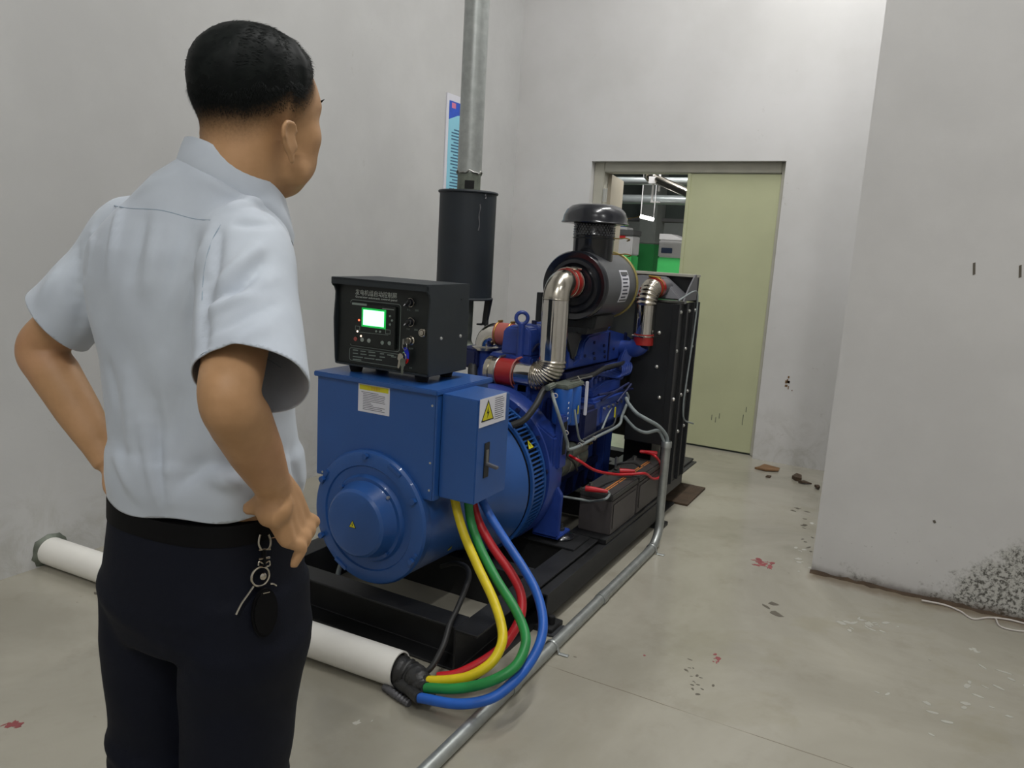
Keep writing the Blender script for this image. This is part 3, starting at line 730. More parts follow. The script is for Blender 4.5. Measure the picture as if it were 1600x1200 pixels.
# ------------------------------------------------------------------ engine
EB = 'eng_blue'
fh = MB().lathe((XA, 0, ZA+.02), (0, 1, 0), [(2.80, 0), (2.80, .34), (2.815, .35), (2.90, .35), (2.92, .33), (2.96, .29), (2.96, 0)], 56).build('flywheel_housing', EB, G)
MB().prism([(-.06, .31), (.18, .30), (.345, .20), (.345, -.03), (-.06, -.03)], (XA, 2.805, ZA), EX, EZ, (0, .11, 0)).build('housing_shoulder', EB, fh, .008)
for s in (1, -1):
    arm = [(.22*s, -.12), (.34*s, -.02), (.37*s, -.06), (.365*s, -.255), (.245*s, -.255), (.25*s, -.20)]
    MB().prism(arm, (XA, 2.86, ZA), EX, EZ, (0, .03, 0)).box(*sorted((XA+.245*s, XA+.37*s)), 2.86, 2.99, .183, .198).prism([(2.89, .198), (2.985, .198), (2.89, .36)], (XA+.30*s, 0, 0), (0, 1, 0), (0, 0, 1), (.02*s, 0, 0)).build('mount_foot', EB, fh, .004)
    c = np.array([XA+.345*s, 2.945, .168])
    MB().lathe(c, EZ, [(0, 0), (0, .058), (.006, .06), (.014, .052), (.02, .03), (.02, 0)], 28).build('rubber_mount', 'gloss_black', fh)
    MB().lathe(c+np.array([0, 0, .03]), EZ, [(0, 0), (0, .016), (.012, .016), (.012, .008), (.03, .008), (.03, 0)], 6).build('mount_nut', 'wire_dark', fh)
for k in range(14):
    a = radians(360/14*k+6); c = np.array([XA+.325*cos(a), 2.80, ZA+.02+.325*sin(a)]); MB().cyl(c, c-np.array([0, .012, 0]), .010, n=6).build('flange_bolt', 'eng_blue_dark', fh)
# slotted lug on the housing
q0 = np.array([XA+.345, 2.87, .64])
MB().box(-1.292, -1.262, 2.835, 2.905, .50, .73).build('housing_rib', EB, fh, .006)
MB().box(-1.264, -1.260, 2.855, 2.887, .56, .70).build('rib_slot', 'dark_inside', fh)

blk = MB().box(-1.83, -1.42, 2.96, 3.72, .36, .80).prism([(-1.80, .2), (-1.45, .2), (-1.42, .36), (-1.83, .36)], (0, 3.0, 0), EX, EZ, (0, .7, 0)).build('engine_block', EB, G, .008)
for k in range(6):
    y = 3.04+.115*k
    MB().box(-1.425, -1.395, y-.035, y+.035, .5, .76).build('block_rib', EB, blk, .008)
for k in range(5):
    y = 3.05+.14*k
    MB().box(-1.45, -1.405, y-.012, y+.012, .24, .48).build('block_web', 'eng_blue_dark', blk, .004)
MB().box(-1.47, -1.40, 2.98, 3.72, .33, .37).build('pan_flange', 'eng_blue_dark', blk, .004)
MB().lathe((-1.62, 3.72, .5), (0, 1, 0), [(0, 0), (0, .2), (.06, .2), (.08, .16), (.09, 0)], 40).build('timing_cover', EB, blk)
MB().box(-1.80, -1.45, 3.70, 3.76, .3, .98).build('front_cover', EB, blk, .01)
# cylinder heads and rocker covers
for k in range(6):
    y0 = 3.0+.122*k
    hd = MB().box(-1.72, -1.50, y0, y0+.11, .80, .93).build('cylinder_head', EB, G, .008)
    MB().loft([[(x, y, z) for x, y in ((-1.665+i, y0+.008+i*.5), (-1.515-i, y0+.008+i*.5), (-1.515-i, y0+.102-i*.5), (-1.665+i, y0+.102-i*.5))] for z, i in ((.93, 0), (1.03, .006), (1.052, .018), (1.06, .04))]).build('rocker_cover', EB, hd, .006)
    MB().cyl((-1.59, y0+.055, 1.058), (-1.59, y0+.055, 1.076), .012, n=6).build('cover_nut', 'eng_blue_dark', hd)
    MB().tube(spline([(-1.52, y0+.03, .95), (-1.50, y0+.05, .985), (-1.47, y0+.06, .97), (-1.45, y0+.06, .9)], 5), .006, 7).build('injector_line', 'eng_blue_dark', hd)
# lifting eye at the flywheel end
eb = ax_(815, 497, -1.57); ye = eb[1]
le = MB().box(-1.60, -1.535, ye-.04, ye+.04, .86, .925).box(-1.585, -1.55, ye-.02, ye+.02, .8, .86).build('lifting_bracket', EB, G, .006)
MB().cyl((-1.568, ye, .925), (-1.568, ye, eb[2]-.028), .0165, n=14).torus((-1.568, ye, eb[2]), (.55, -.83, 0), .026, .0085, 28, 10).build('lifting_eye', EB, le)
MB().box(-1.72, -1.48, 2.93, 2.99, .78, .88).build('rear_head_cover', EB, le, .006)
MB().box(-1.535, -1.47, 2.93, 3.03, .70, .90).build('side_cover', EB, le, .006)
# intake manifold on the right side: long lighter box with a recess and bolts
mani = [(3.07, .885), (3.90, .865), (4.0, .875), (4.0, .93), (3.80, .99), (3.56, 1.03), (3.30, 1.02), (3.25, .995), (3.22, .925), (3.14, .905), (3.125, 1.0), (3.07, 1.0)]
mf = MB().prism(mani, (-1.50, 0, 0), (0, 1, 0), (0, 0, 1), (.14, 0, 0)).build('intake_manifold', EB, G, .008)
MB().prism([(3.14, .91), (3.22, .928), (3.25, .99), (3.29, 1.01), (3.13, .998)], (-1.49, 0, 0), (0, 1, 0), (0, 0, 1), (.105, 0, 0)).build('manifold_recess', 'cast_metal', mf, .004)
MB().prism([(3.76, .86), (3.79, .86), (3.79, 1.0), (3.76, 1.005)], (-1.36, 0, 0), (0, 1, 0), (0, 0, 1), (.008, 0, 0)).build('manifold_seam', 'eng_blue_dark', mf, .002)
MB().prism([(3.545, .88), (3.56, .88), (3.56, 1.02), (3.545, 1.02)], (-1.36, 0, 0), (0, 1, 0), (0, 0, 1), (.004, 0, 0)).build('manifold_seam', 'eng_blue_dark', mf, .001)
for (px, py) in ((928, 535), (927, 552), (928, 560), (943, 540), (944, 549), (944, 557), (958, 545), (913, 556), (895, 560)):
    q = ax_(px, py, -1.36); MB().cyl(q-np.array([.004, 0, 0]), q+np.array([.007, 0, 0]), .008, n=6).build('manifold_bolt', 'eng_blue_dark', mf)
qp = ax_(987, 549, -1.352)
MB().box(-1.36, -1.35, 3.82, 3.93, .885, .94).build('name_plate', 'pink_hose', mf, .002)
MB().box(-1.5, -1.36, 3.06, 3.95, .84, .868).build('manifold_flange', 'eng_blue_dark', mf, .004)
for k in range(9):
    MB().cyl((-1.372, 3.12+.09*k, .835), (-1.372, 3.12+.09*k, .856), .009, n=6).build('flange_bolt', 'bolt_steel' if k % 3 == 0 else EB, mf)
# turbo outlet: red hose, bare pipe, ribbed elbow, tall bright pipe up to the air cleaner
IX, IY = -1.382, 2.955
PR = .058
zl = .858; zt1 = 1.262; HY = 3.10
it = MB().tube([(IX, IY, .93), (IX, IY, 1.0), (IX, IY, 1.1), (IX, IY, 1.195)], PR, 32, False).build('intake_pipe', 'chrome', G, smooth=60)
def arc(c, u_, v_, R, a0, a1, k):
    c, u_, v_ = (np.asarray(q, float) for q in (c, u_, v_))
    return [c+R*(cos(a0+(a1-a0)*i/k)*u_+sin(a0+(a1-a0)*i/k)*v_) for i in range(k+1)]
# lower elbow (ribbed): from -x run up into the riser
ce = (IX-.082, IY, .94)
path = arc(ce, (1, 0, 0), (0, 0, 1), .082, -pi/2, 0, 120)
rad = [PR*1.0+.0055*(.5-.5*cos(2*pi*i/120*12)) for i in range(121)]
MB().tube(path, rad, 32, False).build('ribbed_elbow', 'chrome_dull', it, smooth=60)
MB().tube([(IX-.082, IY, .858), (IX-.16, IY, .858), (IX-.21, IY, .858)], PR*.93, 32).build('turbo_pipe', 'chrome', it, smooth=60)
MB().lathe((IX-.17, IY, .858), (-1, 0, 0), [(0, PR*.9), (0, PR*1.05), (.085, PR*1.05), (.085, PR*.9)], 32).build('red_hose', 'red_hose', it)
MB().lathe((IX-.255, IY, .858), (-1, 0, 0), [(0, 0), (0, PR), (.03, PR), (.03, PR*1.1), (.05, PR*1.1), (.05, 0)], 32).build('turbo_outlet', 'chrome_dull', it)
for dx in (.166, .25):
    MB().torus((IX-dx, IY, .858), (1, 0, 0), PR*1.09, .0035, 36, 6).cyl((IX-dx, IY-.01, .858+PR*1.12), (IX-dx, IY+.035, .858+PR*1.16), .006, n=8).build('hose_clamp', 'steel' if dx > .2 else 'pink_hose', it)
# upper elbow into the air cleaner
path = arc((IX, IY+.07, 1.195), (0, -1, 0), (0, 0, 1), .07, 0, pi/2, 24)
MB().tube(path, PR, 32, False).torus((IX, IY, 1.2), EZ, PR, .002, 36, 6).build('upper_elbow', 'chrome_dull', it, smooth=60)
MB().lathe((IX, IY+.07, 1.265), (0, 1, 0), [(0, PR*.9), (0, PR*1.06), (.075, PR*1.06), (.075, PR*.9)], 32).build('red_hose', 'red_hose', it)
for dy in (.012, .066):
    MB().torus((IX, IY+.07+dy, 1.265), (0, 1, 0), PR*1.09, .0034, 36, 6).cyl((IX+.0, IY+.07+dy, 1.265+PR*1.13), (IX+.05, IY+.07+dy, 1.265+PR*1.06), .0055, n=8).build('hose_clamp', 'chrome_dull', it)

# ---- air cleaner: horizontal drum, rain cap on a neck
FX, FZ, FR = -1.375, 1.252, .152
ac = MB().lathe((FX, 0, FZ), (0, 1, 0), [(3.115, 0), (3.112, .05), (3.112, .085), (3.118, .09), (3.106, .10), (3.106, .115), (3.116, .12), (3.105, .146), (3.115, FR), (3.14, FR+.001), (3.14, 0)], 56).build('air_cleaner', 'gloss_black', G)
MB().lathe((FX, 0, FZ), (0, 1, 0), [(3.14, 0), (3.14, FR), (3.50, FR), (3.50, 0)], 56).build('drum', 'filter_grey', ac)
MB().torus((FX, 3.50, FZ), (0, 1, 0), FR+.002, .007, 48, 8).build('end_rim', 'rust_rim', ac)
MB().lathe((FX, 0, FZ), (0, 1, 0), [(3.50, FR-.004), (3.53, FR-.01), (3.545, FR-.05), (3.545, 0)], 48).build('end_cover', 'gloss_black', ac)
NX, NY = FX+.012, 3.27
MB().lathe((NX, NY, 0), EZ, [(1.30, .09), (1.47, .092), (1.475, .095), (1.48, .092), (1.52, .09), (1.525, .097), (1.535, .09)], 40).build('neck', 'gloss_black', ac)
pf = MB()
for i in range(40):
    for j in range(5):
        t = 2*pi*(i+.5*(j % 2))/40; c = np.array([NX, NY, 1.498+.011*j-.02]) + .0925*np.array([cos(t), sin(t), 0])
        pf.cyl(c, c+.0012*np.array([cos(t), sin(t), 0]), .0036, n=6)
pf_ = pf.build('mesh_holes', 'filter_grey', ac); pf_['kind'] = 'stuff'
MB().lathe((NX, NY, 0), EZ, [(1.53, .06), (1.528, .142), (1.527, .150), (1.531, .152), (1.538, .146), (1.56, .142), (1.585, .13), (1.603, .108), (1.611, .08), (1.614, .04), (1.614, 0)], 48).build('rain_cap', 'gloss_black', ac)
for z, ln_ in ((1.468, .05), (1.398, .06)):
    t0 = np.array([NX+.09, NY+.01, z]); MB().tube(spline([t0, t0+np.array([.02, .03, .0]), t0+np.array([ln_*.7, .06, .004]), t0+np.array([ln_, .075, -.002]), t0+np.array([ln_*.7, .08, -.008])], 4), .0026, 6).build('clamp_wire', 'brass', ac)
MB().torus((NX, NY, 1.462), EZ, .0935, .0025, 40, 6).build('neck_clamp', 'black_paint', ac)
# label wrapped on the drum, right side
def drum_patch(y0, y1, a0, a1, r_, mat, name):
    vs = []; fs = []; k = 8
    for i in range(k+1):
        a = radians(a0+(a1-a0)*i/k)
        for rr in (r_, r_+.0012):
            vs += [(FX+rr*cos(a), y0, FZ+rr*sin(a)), (FX+rr*cos(a), y1, FZ+rr*sin(a))]
    for i in range(k):
        b = 4*i; fs += [(b+2, b+3, b+7, b+6), (b, b+4, b+5, b+1), (b, b+2, b+6, b+4), (b+1, b+5, b+7, b+3)]
    fs += [(0, 1, 3, 2), (4*k, 4*k+2, 4*k+3, 4*k+1)]
    return MB().add(vs, fs).build(name, mat, ac)
drum_patch(3.30, 3.40, -26, 30, FR, 'white_paper', 'maker_label')
for i in range(7): drum_patch(3.315, 3.385 if i % 2 else 3.37, -18+i*6.2, -15.6+i*6.2, FR+.0009, 'ink', 'label_line')
drum_patch(3.308, 3.392, 21, 27, FR+.0009, 'hall_grey', 'label_band'); drum_patch(3.308, 3.392, -24, -21, FR+.0009, 'hall_grey', 'label_band')
MB().prism([(-.11, 0), (.09, 0), (.10, .06), (-.12, .06)], (FX, 3.16, 1.065), EX, EZ, (0, .22, 0)).build('saddle', 'black_paint', ac, .004)
MB().prism([(-.04, 0), (.06, 0), (.07, .03), (-.06, .03)], (FX, 3.14, 1.04), EX, EZ, (0, .26, 0)).build('saddle_foot', 'black_paint', ac, .003)
MB().prism([(3.02, 1.05), (3.20, 1.05), (3.12, .93), (3.10, .93)], (FX+.01, 0, 0), (0, 1, 0), (0, 0, 1), (.012, 0, 0)).build('bracket_web', 'black_paint', ac, .002)
# ---- exhaust side: muffler standing on the engine, bright elbow
MX, MY, MR = -1.985, 3.185, .135
mu = MB().lathe((MX, MY, 0), EZ, [(1.15, 0), (1.15, MR), (1.64, MR), (1.64, 0)], 48).build('muffler', 'muffler_black', G)
MB().torus((MX, MY, 1.645), EZ, MR+.001, .007, 48, 8).build('top_seam', 'muffler_black', mu)
MB().torus((MX, MY, 1.150), EZ, MR+.002, .006, 48, 8).build('bottom_seam', 'muffler_black', mu)
MB().lathe((MX, MY, 0), EZ, [(1.64, .115), (1.652, .10), (1.655, 0)], 40).build('top_plate', 'muffler_black', mu)
def drip(a, z0, z1, wd, nm):
    n_ = 8; pts = []
    for i in range(n_+1):
        z = z0+(z1-z0)*i/n_; an = a+.02*sin(i*1.3); pts.append((MX+(MR+.0006)*cos(an), MY+(MR+.0006)*sin(an), z))
    MB().tube(pts, [wd*(.7+.3*sin(i*1.9)) for i in range(n_+1)], 6).build(nm, 'grey_plate', mu)
adir = math.atan2(-MY, -MX)      # side facing the camera
drip(adir+.42, 1.59, 1.47, .0034, 'paint_run'); drip(adir+.63, 1.646, 1.615, .0042, 'paint_run'); drip(adir-.55, 1.652, 1.64, .004, 'paint_run')
MB().prism([(-.012, 1.02), (.012, 1.02), (.035, 1.15), (-.0, 1.15)], (MX+.09, MY+.05, 0), (1, 0, 0), EZ, (0, .02, 0)).prism([(-.0, 1.02), (.03, 1.02), (.03, 1.028), (0, 1.028)], (MX+.06, MY+.03, 0), (1, 0, 0), EZ, (0, .06, 0)).cyl((MX+.1, MY+.06, .985), (MX+.1, MY+.06, 1.045), .011, n=6).build('support_bracket', 'black_paint', mu, .002)
MB().cyl((MX, MY, .98), (MX, MY, 1.16), .05, n=28).build('inlet_pipe', 'cast_metal', mu)
MB().tube(spline([(MX, MY, 1.0), (MX, MY, .93), (MX+.04, MY, .88), (MX+.12, MY, .86)], 6), .05, 24).build('exhaust_bend', 'cast_metal', mu, smooth=60)
MB().box(-1.91, -1.80, 3.02, 3.68, .84, .93).build('exhaust_manifold', 'eng_blue_dark', mu, .01)
ex = ax_(757, 548, -1.80)
el = MB().tube(arc((-1.735, ex[1], .945), (-1, 0, 0), EZ, .062, 0, pi/2, 18), .048, 28).build('water_elbow', 'chrome', G, smooth=60)
MB().cyl((-1.797, ex[1], .925), (-1.797, ex[1], .937), .062, n=28).build('elbow_flange', 'chrome_dull', el)
MB().cyl((-1.797, ex[1], .80), (-1.797, ex[1], .925), .044, n=24).build('elbow_stub', EB, el)
MB().lathe((-1.735, ex[1], 1.007), (1, 0, 0), [(0, .04), (0, .052), (.085, .052), (.085, .04)], 28).build('pink_hose', 'pink_hose', el)
for dx in (.01, .075):
    MB().torus((-1.735+dx, ex[1], 1.007), (1, 0, 0), .054, .0028, 32, 6).cyl((-1.735+dx, ex[1]-.01, 1.064), (-1.735+dx, ex[1]+.02, 1.064), .006, n=8).build('hose_clamp', 'brass', el)
MB().tube(spline([(-1.83, ex[1]-.05, .86), (-1.80, ex[1]-.09, .80), (-1.76, ex[1]-.06, .70), (-1.7, ex[1], .6)], 6), .022, 12).build('black_hose', 'cable_black', el)

# ---- right-hand side accessories
SX = -1.31
ff = MB().box(-1.34, -1.26, 2.865, 3.04, .835, .853).cyl((-1.32, 2.86, .85), (-1.32, 2.79, .845), .014, n=10).build('fuel_filter_head', 'cast_metal', G, .006)
for k, (y, z0) in enumerate(((2.905, .68), (2.995, .665))):
    cn = MB().lathe((-1.297, y, 0), EZ, [(z0, 0), (z0, .034), (z0+.01, .041), (.825, .041), (.835, .038), (.835, 0)], 28).build('filter_can', 'filter_blue', ff)
    if k == 0:
        for j in range(4):
            MB().obox((-1.2585, y-.022, .78-.022*j), (.0006, .001, 0), (-.004, .013, 0), (0, 0, .003)).build('can_print', 'white_paper', ff)
    else:
        MB().obox((-1.257, y-.008, .735), (.0006, 0, 0), (-.003, .016, 0), (0, 0, .018)).build('can_label', 'yellow_print', ff)
MB().prism([(0, 0), (.012, 0), (.012, .15), (0, .15)], (-1.258, 3.045, .70), (0, 1, 0), EZ, (.012, 0, 0)).build('filter_stay', 'white_paper', ff, .002)
# injection pump with governor, high pressure lines in a fan
ipn = MB().box(-1.405, -1.27, 3.20, 3.62, .60, .74).build('injection_pump', EB, G, .014)
MB().box(-1.40, -1.255, 3.05, 3.22, .56, .72).build('governor', 'eng_blue_dark', ipn, .016)
MB().prism([(3.24, .74), (3.60, .74), (3.60, .79), (3.40, .80), (3.24, .77)], (-1.38, 0, 0), (0, 1, 0), EZ, (.08, 0, 0)).build('pump_top', EB, ipn, .006)
MB().cyl((-1.34, 3.62, .66), (-1.34, 3.70, .66), .07, .06, n=24).build('drive_coupling', EB, ipn)
MB().box(-1.275, -1.262, 3.28, 3.55, .62, .70).build('pump_cover', EB, ipn, .004)
for k in range(5):
    MB().cyl((-1.262, 3.30+.055*k, .69), (-1.254, 3.30+.055*k, .69), .007, n=6).build('pump_bolt', 'steel', ipn)
for k in range(6):
    y = 3.46+.026*k; z = .80
    MB().cyl((-1.335, 3.30+.05*k, .78), (-1.335, 3.30+.05*k, .815), .011, n=8).build('delivery_valve', EB, ipn)
    MB().tube(spline([(-1.335, 3.30+.05*k, .81), (-1.325, 3.34+.05*k, .835), (-1.30, y+.1, .80), (-1.29, y+.13, .835), (-1.31, y+.12, .862), (-1.37, y+.05, .855), (-1.42, y-.05+.02*k, .87)], 8), .0055, 7).build('fuel_line', EB, ipn)
for (a_, b_) in (((-1.262, 3.22, .765), (-1.255, 3.66, .735)), ((-1.262, 3.26, .735), (-1.25, 3.58, .775)), ((-1.25, 3.44, .70), (-1.25, 3.62, .765))):
    MB().cyl(a_, b_, .006, n=8).build('linkage_rod', 'eng_blue_dark', ipn)
MB().box(-1.25, -1.246, 3.41, 3.42, .63, .68).build('yellow_seal', 'yellow_print', ipn)
# starter motor
st = MB().cyl((-1.36, 2.96, .47), (-1.36, 3.24, .47), .062, n=28).build('starter_motor', 'cast_metal', G)
MB().cyl((-1.305, 3.0, .535), (-1.305, 3.17, .535), .034, n=20).build('solenoid', 'cast_metal', st)
MB().lathe((-1.36, 3.24, .47), (0, 1, 0), [(0, .062), (.012, .058), (.03, .05), (.035, 0)], 24).build('starter_cap', 'steel', st)
for yb_ in (3.12, 3.04): MB().torus((-1.36, yb_, .47), (0, 1, 0), .063, .004, 28, 6).build('starter_band', 'steel', st)
for y in (3.172, 3.15): MB().cyl((-1.29, y, .55), (-1.255, y, .55), .006, n=6).build('terminal_stud', 'brass', st)
# loose engine hoses and wiring clipped to the engine
def eh(name, pts, r_, mat, x=SX, par=None):
    P_ = [ax_(p[0], p[1], p[2] if len(p) > 2 else x) for p in pts]
    return MB().tube(spline(P_, 6), r_, 8).build(name, mat, par, smooth=60)
har = eh('wiring_harness', [(862, 612, -1.33), (867, 630, -1.27), (876, 658, -1.24), (886, 690, -1.235), (888, 702, -1.235), (905, 697, -1.235), (935, 681, -1.24), (966, 665, -1.245), (972, 650, -1.25), (981, 625, -1.26), (980, 616, -1.27), (975, 611, -1.29)], .0075, 'wire_grey', par=G)
eh('harness_branch', [(898, 640, -1.25), (901, 665, -1.235), (905, 685, -1.235), (912, 691, -1.235)], .005, 'wire_grey', par=har)
eh('harness_branch', [(910, 688, -1.24), (940, 672, -1.245), (958, 664, -1.25), (963, 648, -1.26)], .005, 'wire_dark', par=har)
eh('harness_branch', [(940, 672, -1.25), (950, 648, -1.26), (958, 632, -1.27)], .005, 'wire_grey', par=har)
eh('harness_branch', [(890, 702, -1.24), (886, 712, -1.25), (896, 722, -1.25), (902, 735, -1.25)], .005, 'cable_black', par=har)
for (px, py) in ((868, 618), (885, 676), (906, 695), (928, 685)):
    q = ax_(px, py, -1.236); MB().torus(q, (0, 1, .2), .009, .0018, 14, 5).build('cable_tie', 'white_wire', har)
eh('long_cable', [(885, 596, -1.33), (905, 590, -1.30), (925, 586, -1.29), (945, 575, -1.29), (965, 570, -1.30), (980, 566, -1.33)], .012, 'cable_black', par=G)
eh('black_hose', [(800, 665, -1.40), (820, 655, -1.36), (838, 632, -1.34), (850, 610, -1.35), (865, 604, -1.38)], .014, 'cable_black', par=G)
eh('stop_rod', [(892, 596, -1.29), (915, 590, -1.285), (925, 588, -1.28)], .004, 'steel', par=G)
eh('cable_tie_tail', [(903, 588, -1.28), (908, 596, -1.275), (913, 602, -1.27)], .002, 'white_wire', par=G)
# upper front: thermostat housing, small bright elbow, top coolant hose
th = MB().box(-1.62, -1.46, 3.46, 3.62, 1.02, 1.10).cyl((-1.50, 3.60, 1.07), (-1.44, 3.66, 1.10), .045, n=20).build('thermostat_housing', EB, G, .01)
MB().tube(arc((-1.44, 3.72, 1.08), (0, -1, 0), EZ, .06, 0, pi*.6, 12), .036, 20).build('coolant_elbow', 'chrome_dull', th, smooth=60)
MB().cyl((-1.44, 3.75, 1.14), (-1.44, 3.80, 1.24), .04, n=20).build('coolant_hose', 'red_hose', th)
MB().torus((-1.44, 3.66, 1.06), (0, 1, .4), .04, .006, 24, 6).build('hose_clamp', 'chrome', th)

# ------------------------------------------------------------------ radiator pack
RX0, RX1, RY0, RY1 = -1.875, -1.10, 3.78, 4.17
rd = MB().box(RX0+.06, RX1-.06, 4.0, 4.12, .44, 1.17).build('radiator', 'black_paint', G, .003)
# fan shroud facing the engine
MB().box(RX0+.02, RX1-.02, 3.90, 3.915, .43, 1.17).build('shroud_plate', 'shroud_grey', rd, .002)
MB().lathe((XA, 0, .68), (0, 1, 0), [(3.80, .225), (3.80, .24), (3.90, .25), (3.90, .225)], 48).build('shroud_ring', 'grey_plate', rd)
for k in range(6):
    a = radians(60*k+15); dr = np.array([cos(a), 0, sin(a)]); tt = np.array([-sin(a), .35, cos(a)])
    MB().obox(np.array([XA, 3.84, .68])+dr*.14, dr*.07, unit(tt)*.05, np.cross(dr, unit(tt))*.003).build('fan_blade', 'grey_plate', rd)
MB().cyl((XA, 3.80, .68), (XA, 3.87, .68), .09, n=24).build('fan_hub', 'eng_blue_dark', rd)
for z in np.linspace(.47, 1.12, 16):
    MB().box(RX0+.1, RX1-.1, 4.12, 4.135, z, z+.012).build('fin_bar', 'grey_plate', rd)
xa_, xb_ = ay_(974, 705, 3.93)[0], ay_(1017, 705, 3.93)[0]
MB().box(xa_, xb_, 3.93, 4.1, .16, .45).build('lower_tank', 'black_paint', rd, .004)
# right and left side frames: channel strips with rows of bolts
for s, X in ((1, RX1), (-1, RX0)):
    for (y0, y1) in ((3.78, 3.80), (3.925, 3.945), (4.05, 4.07), (4.15, 4.17)):
        MB().box(*sorted((X-.02*s, X+.012*s)), y0, y1, .20, 1.17).build('side_channel', 'black_paint', rd, .002)
    MB().box(*sorted((X-.012*s, X-.004*s)), 3.80, 4.15, .20 if s > 0 else .44, 1.17).build('side_panel', 'black_paint', rd)
    MB().box(*sorted((X-.22*s, X-.02*s)), 3.78, 3.79, .44, 1.17).build('front_return', 'black_paint', rd, .002)
bolt_me = MB().lathe((0, 0, 0), (1, 0, 0), [(0, 0), (0, .0095), (.004, .009), (.008, .005), (.009, 0)], 12)
b0 = None
for (px, py) in ((1065, 488), (1078, 486), (1087, 485), (1058, 549), (1072, 545), (1082, 541), (1052, 624), (1065, 617), (1075, 611), (1060, 674), (1069, 665), (1070, 690), (1047, 620)):
    q = ax_(px, py, RX1+.001) if b0 is None else ax_(px, py, RX1+.001)
    if b0 is None: b0 = bolt_me.build('frame_bolt', 'bolt_steel', rd); z_off = .0095
    q = q-np.array([0, 0, .0095])
    if not WL.get('first_bolt_done', False): b0.location = tuple(q-wl(rd)); WL['first_bolt_done'] = True
    else: dup(b0, q, rd)
fb = None
for (px, py) in ((1030, 520), (1026, 573), (1030, 621), (1052, 624)):
    q = ay_(px, py, 3.778); MB().lathe(q, (0, -1, 0), [(0, 0), (0, .0095), (.004, .009), (.008, .005), (.009, 0)], 12).build('front_bolt', 'bolt_steel', rd)
# slotted bracket strip on the shroud
q = ay_(1011, 520, 3.776)
MB().box(q[0]-.012, q[0]+.02, 3.772, 3.779, q[2]-.09, q[2]+.05).build('slotted_strip', 'grey_plate', rd, .002)
for k in range(3): MB().box(q[0]-.003, q[0]+.009, 3.770, 3.7725, q[2]-.075+.04*k, q[2]-.05+.04*k).build('strip_slot', 'dark_inside', rd)
# top: angle strip, upright end plate, dark back plate, sloping grey charge-air duct
MB().box(RX0, RX1+.012, 3.86, 3.90, 1.17, 1.182).build('top_angle', 'steel', rd, .001)
MB().box(RX0, RX1, 4.13, 4.15, 1.17, 1.30).build('back_plate', 'black_paint', rd, .002)
MB().box(RX0, RX1, 4.10, 4.17, 1.30, 1.315).build('top_flange', 'frame_grey', rd, .002)
MB().prism([(3.90, 1.18), (4.15, 1.18), (4.15, 1.315), (4.08, 1.315), (3.98, 1.25)], (RX1-.01, 0, 0), (0, 1, 0), EZ, (.008, 0, 0)).build('end_plate', 'grey_plate', rd, .001)
MB().prism([(3.90, 1.18), (4.15, 1.18), (4.15, 1.315), (4.08, 1.315), (3.98, 1.25)], (RX0+.002, 0, 0), (0, 1, 0), EZ, (.008, 0, 0)).build('end_plate', 'grey_plate', rd, .001)
dx = -1.30
MB().add([(RX0+.2, 3.93, 1.183), (RX1-.02, 3.93, 1.183), (RX1-.02, 4.12, 1.183), (RX0+.2, 4.12, 1.183),
          (dx-.10, 3.99, 1.295), (dx+.04, 3.99, 1.295), (dx+.04, 4.10, 1.295), (dx-.10, 4.10, 1.295)],
         [(3,2,1,0),(4,5,6,7),(0,1,5,4),(1,2,6,5),(2,3,7,6),(3,0,4,7)]).build('charge_air_duct', 'grey_plate', rd, .006)
MB().cyl((-1.55, 4.03, 1.23), (-1.55, 3.88, 1.24), .04, n=20).build('coolant_inlet', 'red_hose', rd)
MB().lathe((-1.55, 3.88, 1.24), (0, -1, 0), [(0, .03), (0, .036), (.1, .036), (.1, .03)], 20).build('coolant_pipe', 'chrome_dull', rd)
MB().prism([(3.80, .14), (4.17, .14), (4.17, .2), (3.80, .2)], (RX1-.10, 0, 0), (0, 1, 0), EZ, (.1, 0, 0)).prism([(3.80, .14), (4.17, .14), (4.17, .2), (3.80, .2)], (RX0, 0, 0), (0, 1, 0), EZ, (.1, 0, 0)).build('radiator_feet', 'black_paint', rd, .003)
# charge-air pipe from the manifold up to the duct
CX, CY = -1.245, 0
tmp = ax_(1008, 500, CX); CY = tmp[1]
ca = MB().tube([(CX, CY, 1.0), (CX, CY, 1.1), (CX, CY, 1.16)], .046, 28, False).build('charge_air_pipe', 'chrome', G, smooth=60)
path = arc((CX, CY+.085, 1.155), (0, -1, 0), EZ, .085, 0, pi/2, 90)
MB().tube(path, [.046+.0065*(.5-.5*cos(2*pi*i/90*8)) if i < 78 else .046 for i in range(91)], 28, False).build('ribbed_elbow', 'chrome_dull', ca, smooth=60)
MB().lathe((CX, CY+.085, 1.24), (0, 1, 0), [(0, .04), (0, .052), (.06, .052), (.06, .04)], 28).build('red_hose', 'red_hose', ca)
MB().cyl((CX, CY+.14, 1.24), (CX, 4.02, 1.24), .044, n=24).build('duct_stub', 'grey_plate', ca)
MB().torus((CX, CY+.092, 1.24), (0, 1, 0), .053, .003, 30, 6).cyl((CX-.03, CY+.09, 1.298), (CX+.03, CY+.1, 1.293), .006, n=8).build('hose_clamp', 'brass', ca)
MB().tube(arc((CX-.06, CY, .99), (1, 0, 0), EZ, .06, -pi/2, -pi*.18, 10), .046, 24).build('blue_elbow', EB, ca, smooth=60)
MB().lathe((CX, CY, .955), EZ, [(0, .04), (0, .05), (.055, .05), (.055, .04)], 24).build('red_hose', 'red_hose', ca)
MB().torus((CX, CY, 1.0), EZ, .05, .004, 28, 6).cyl((CX-.05, CY-.03, 1.0), (CX+.02, CY-.055, 1.0), .006, n=8).build('hose_clamp', 'chrome_dull', ca)
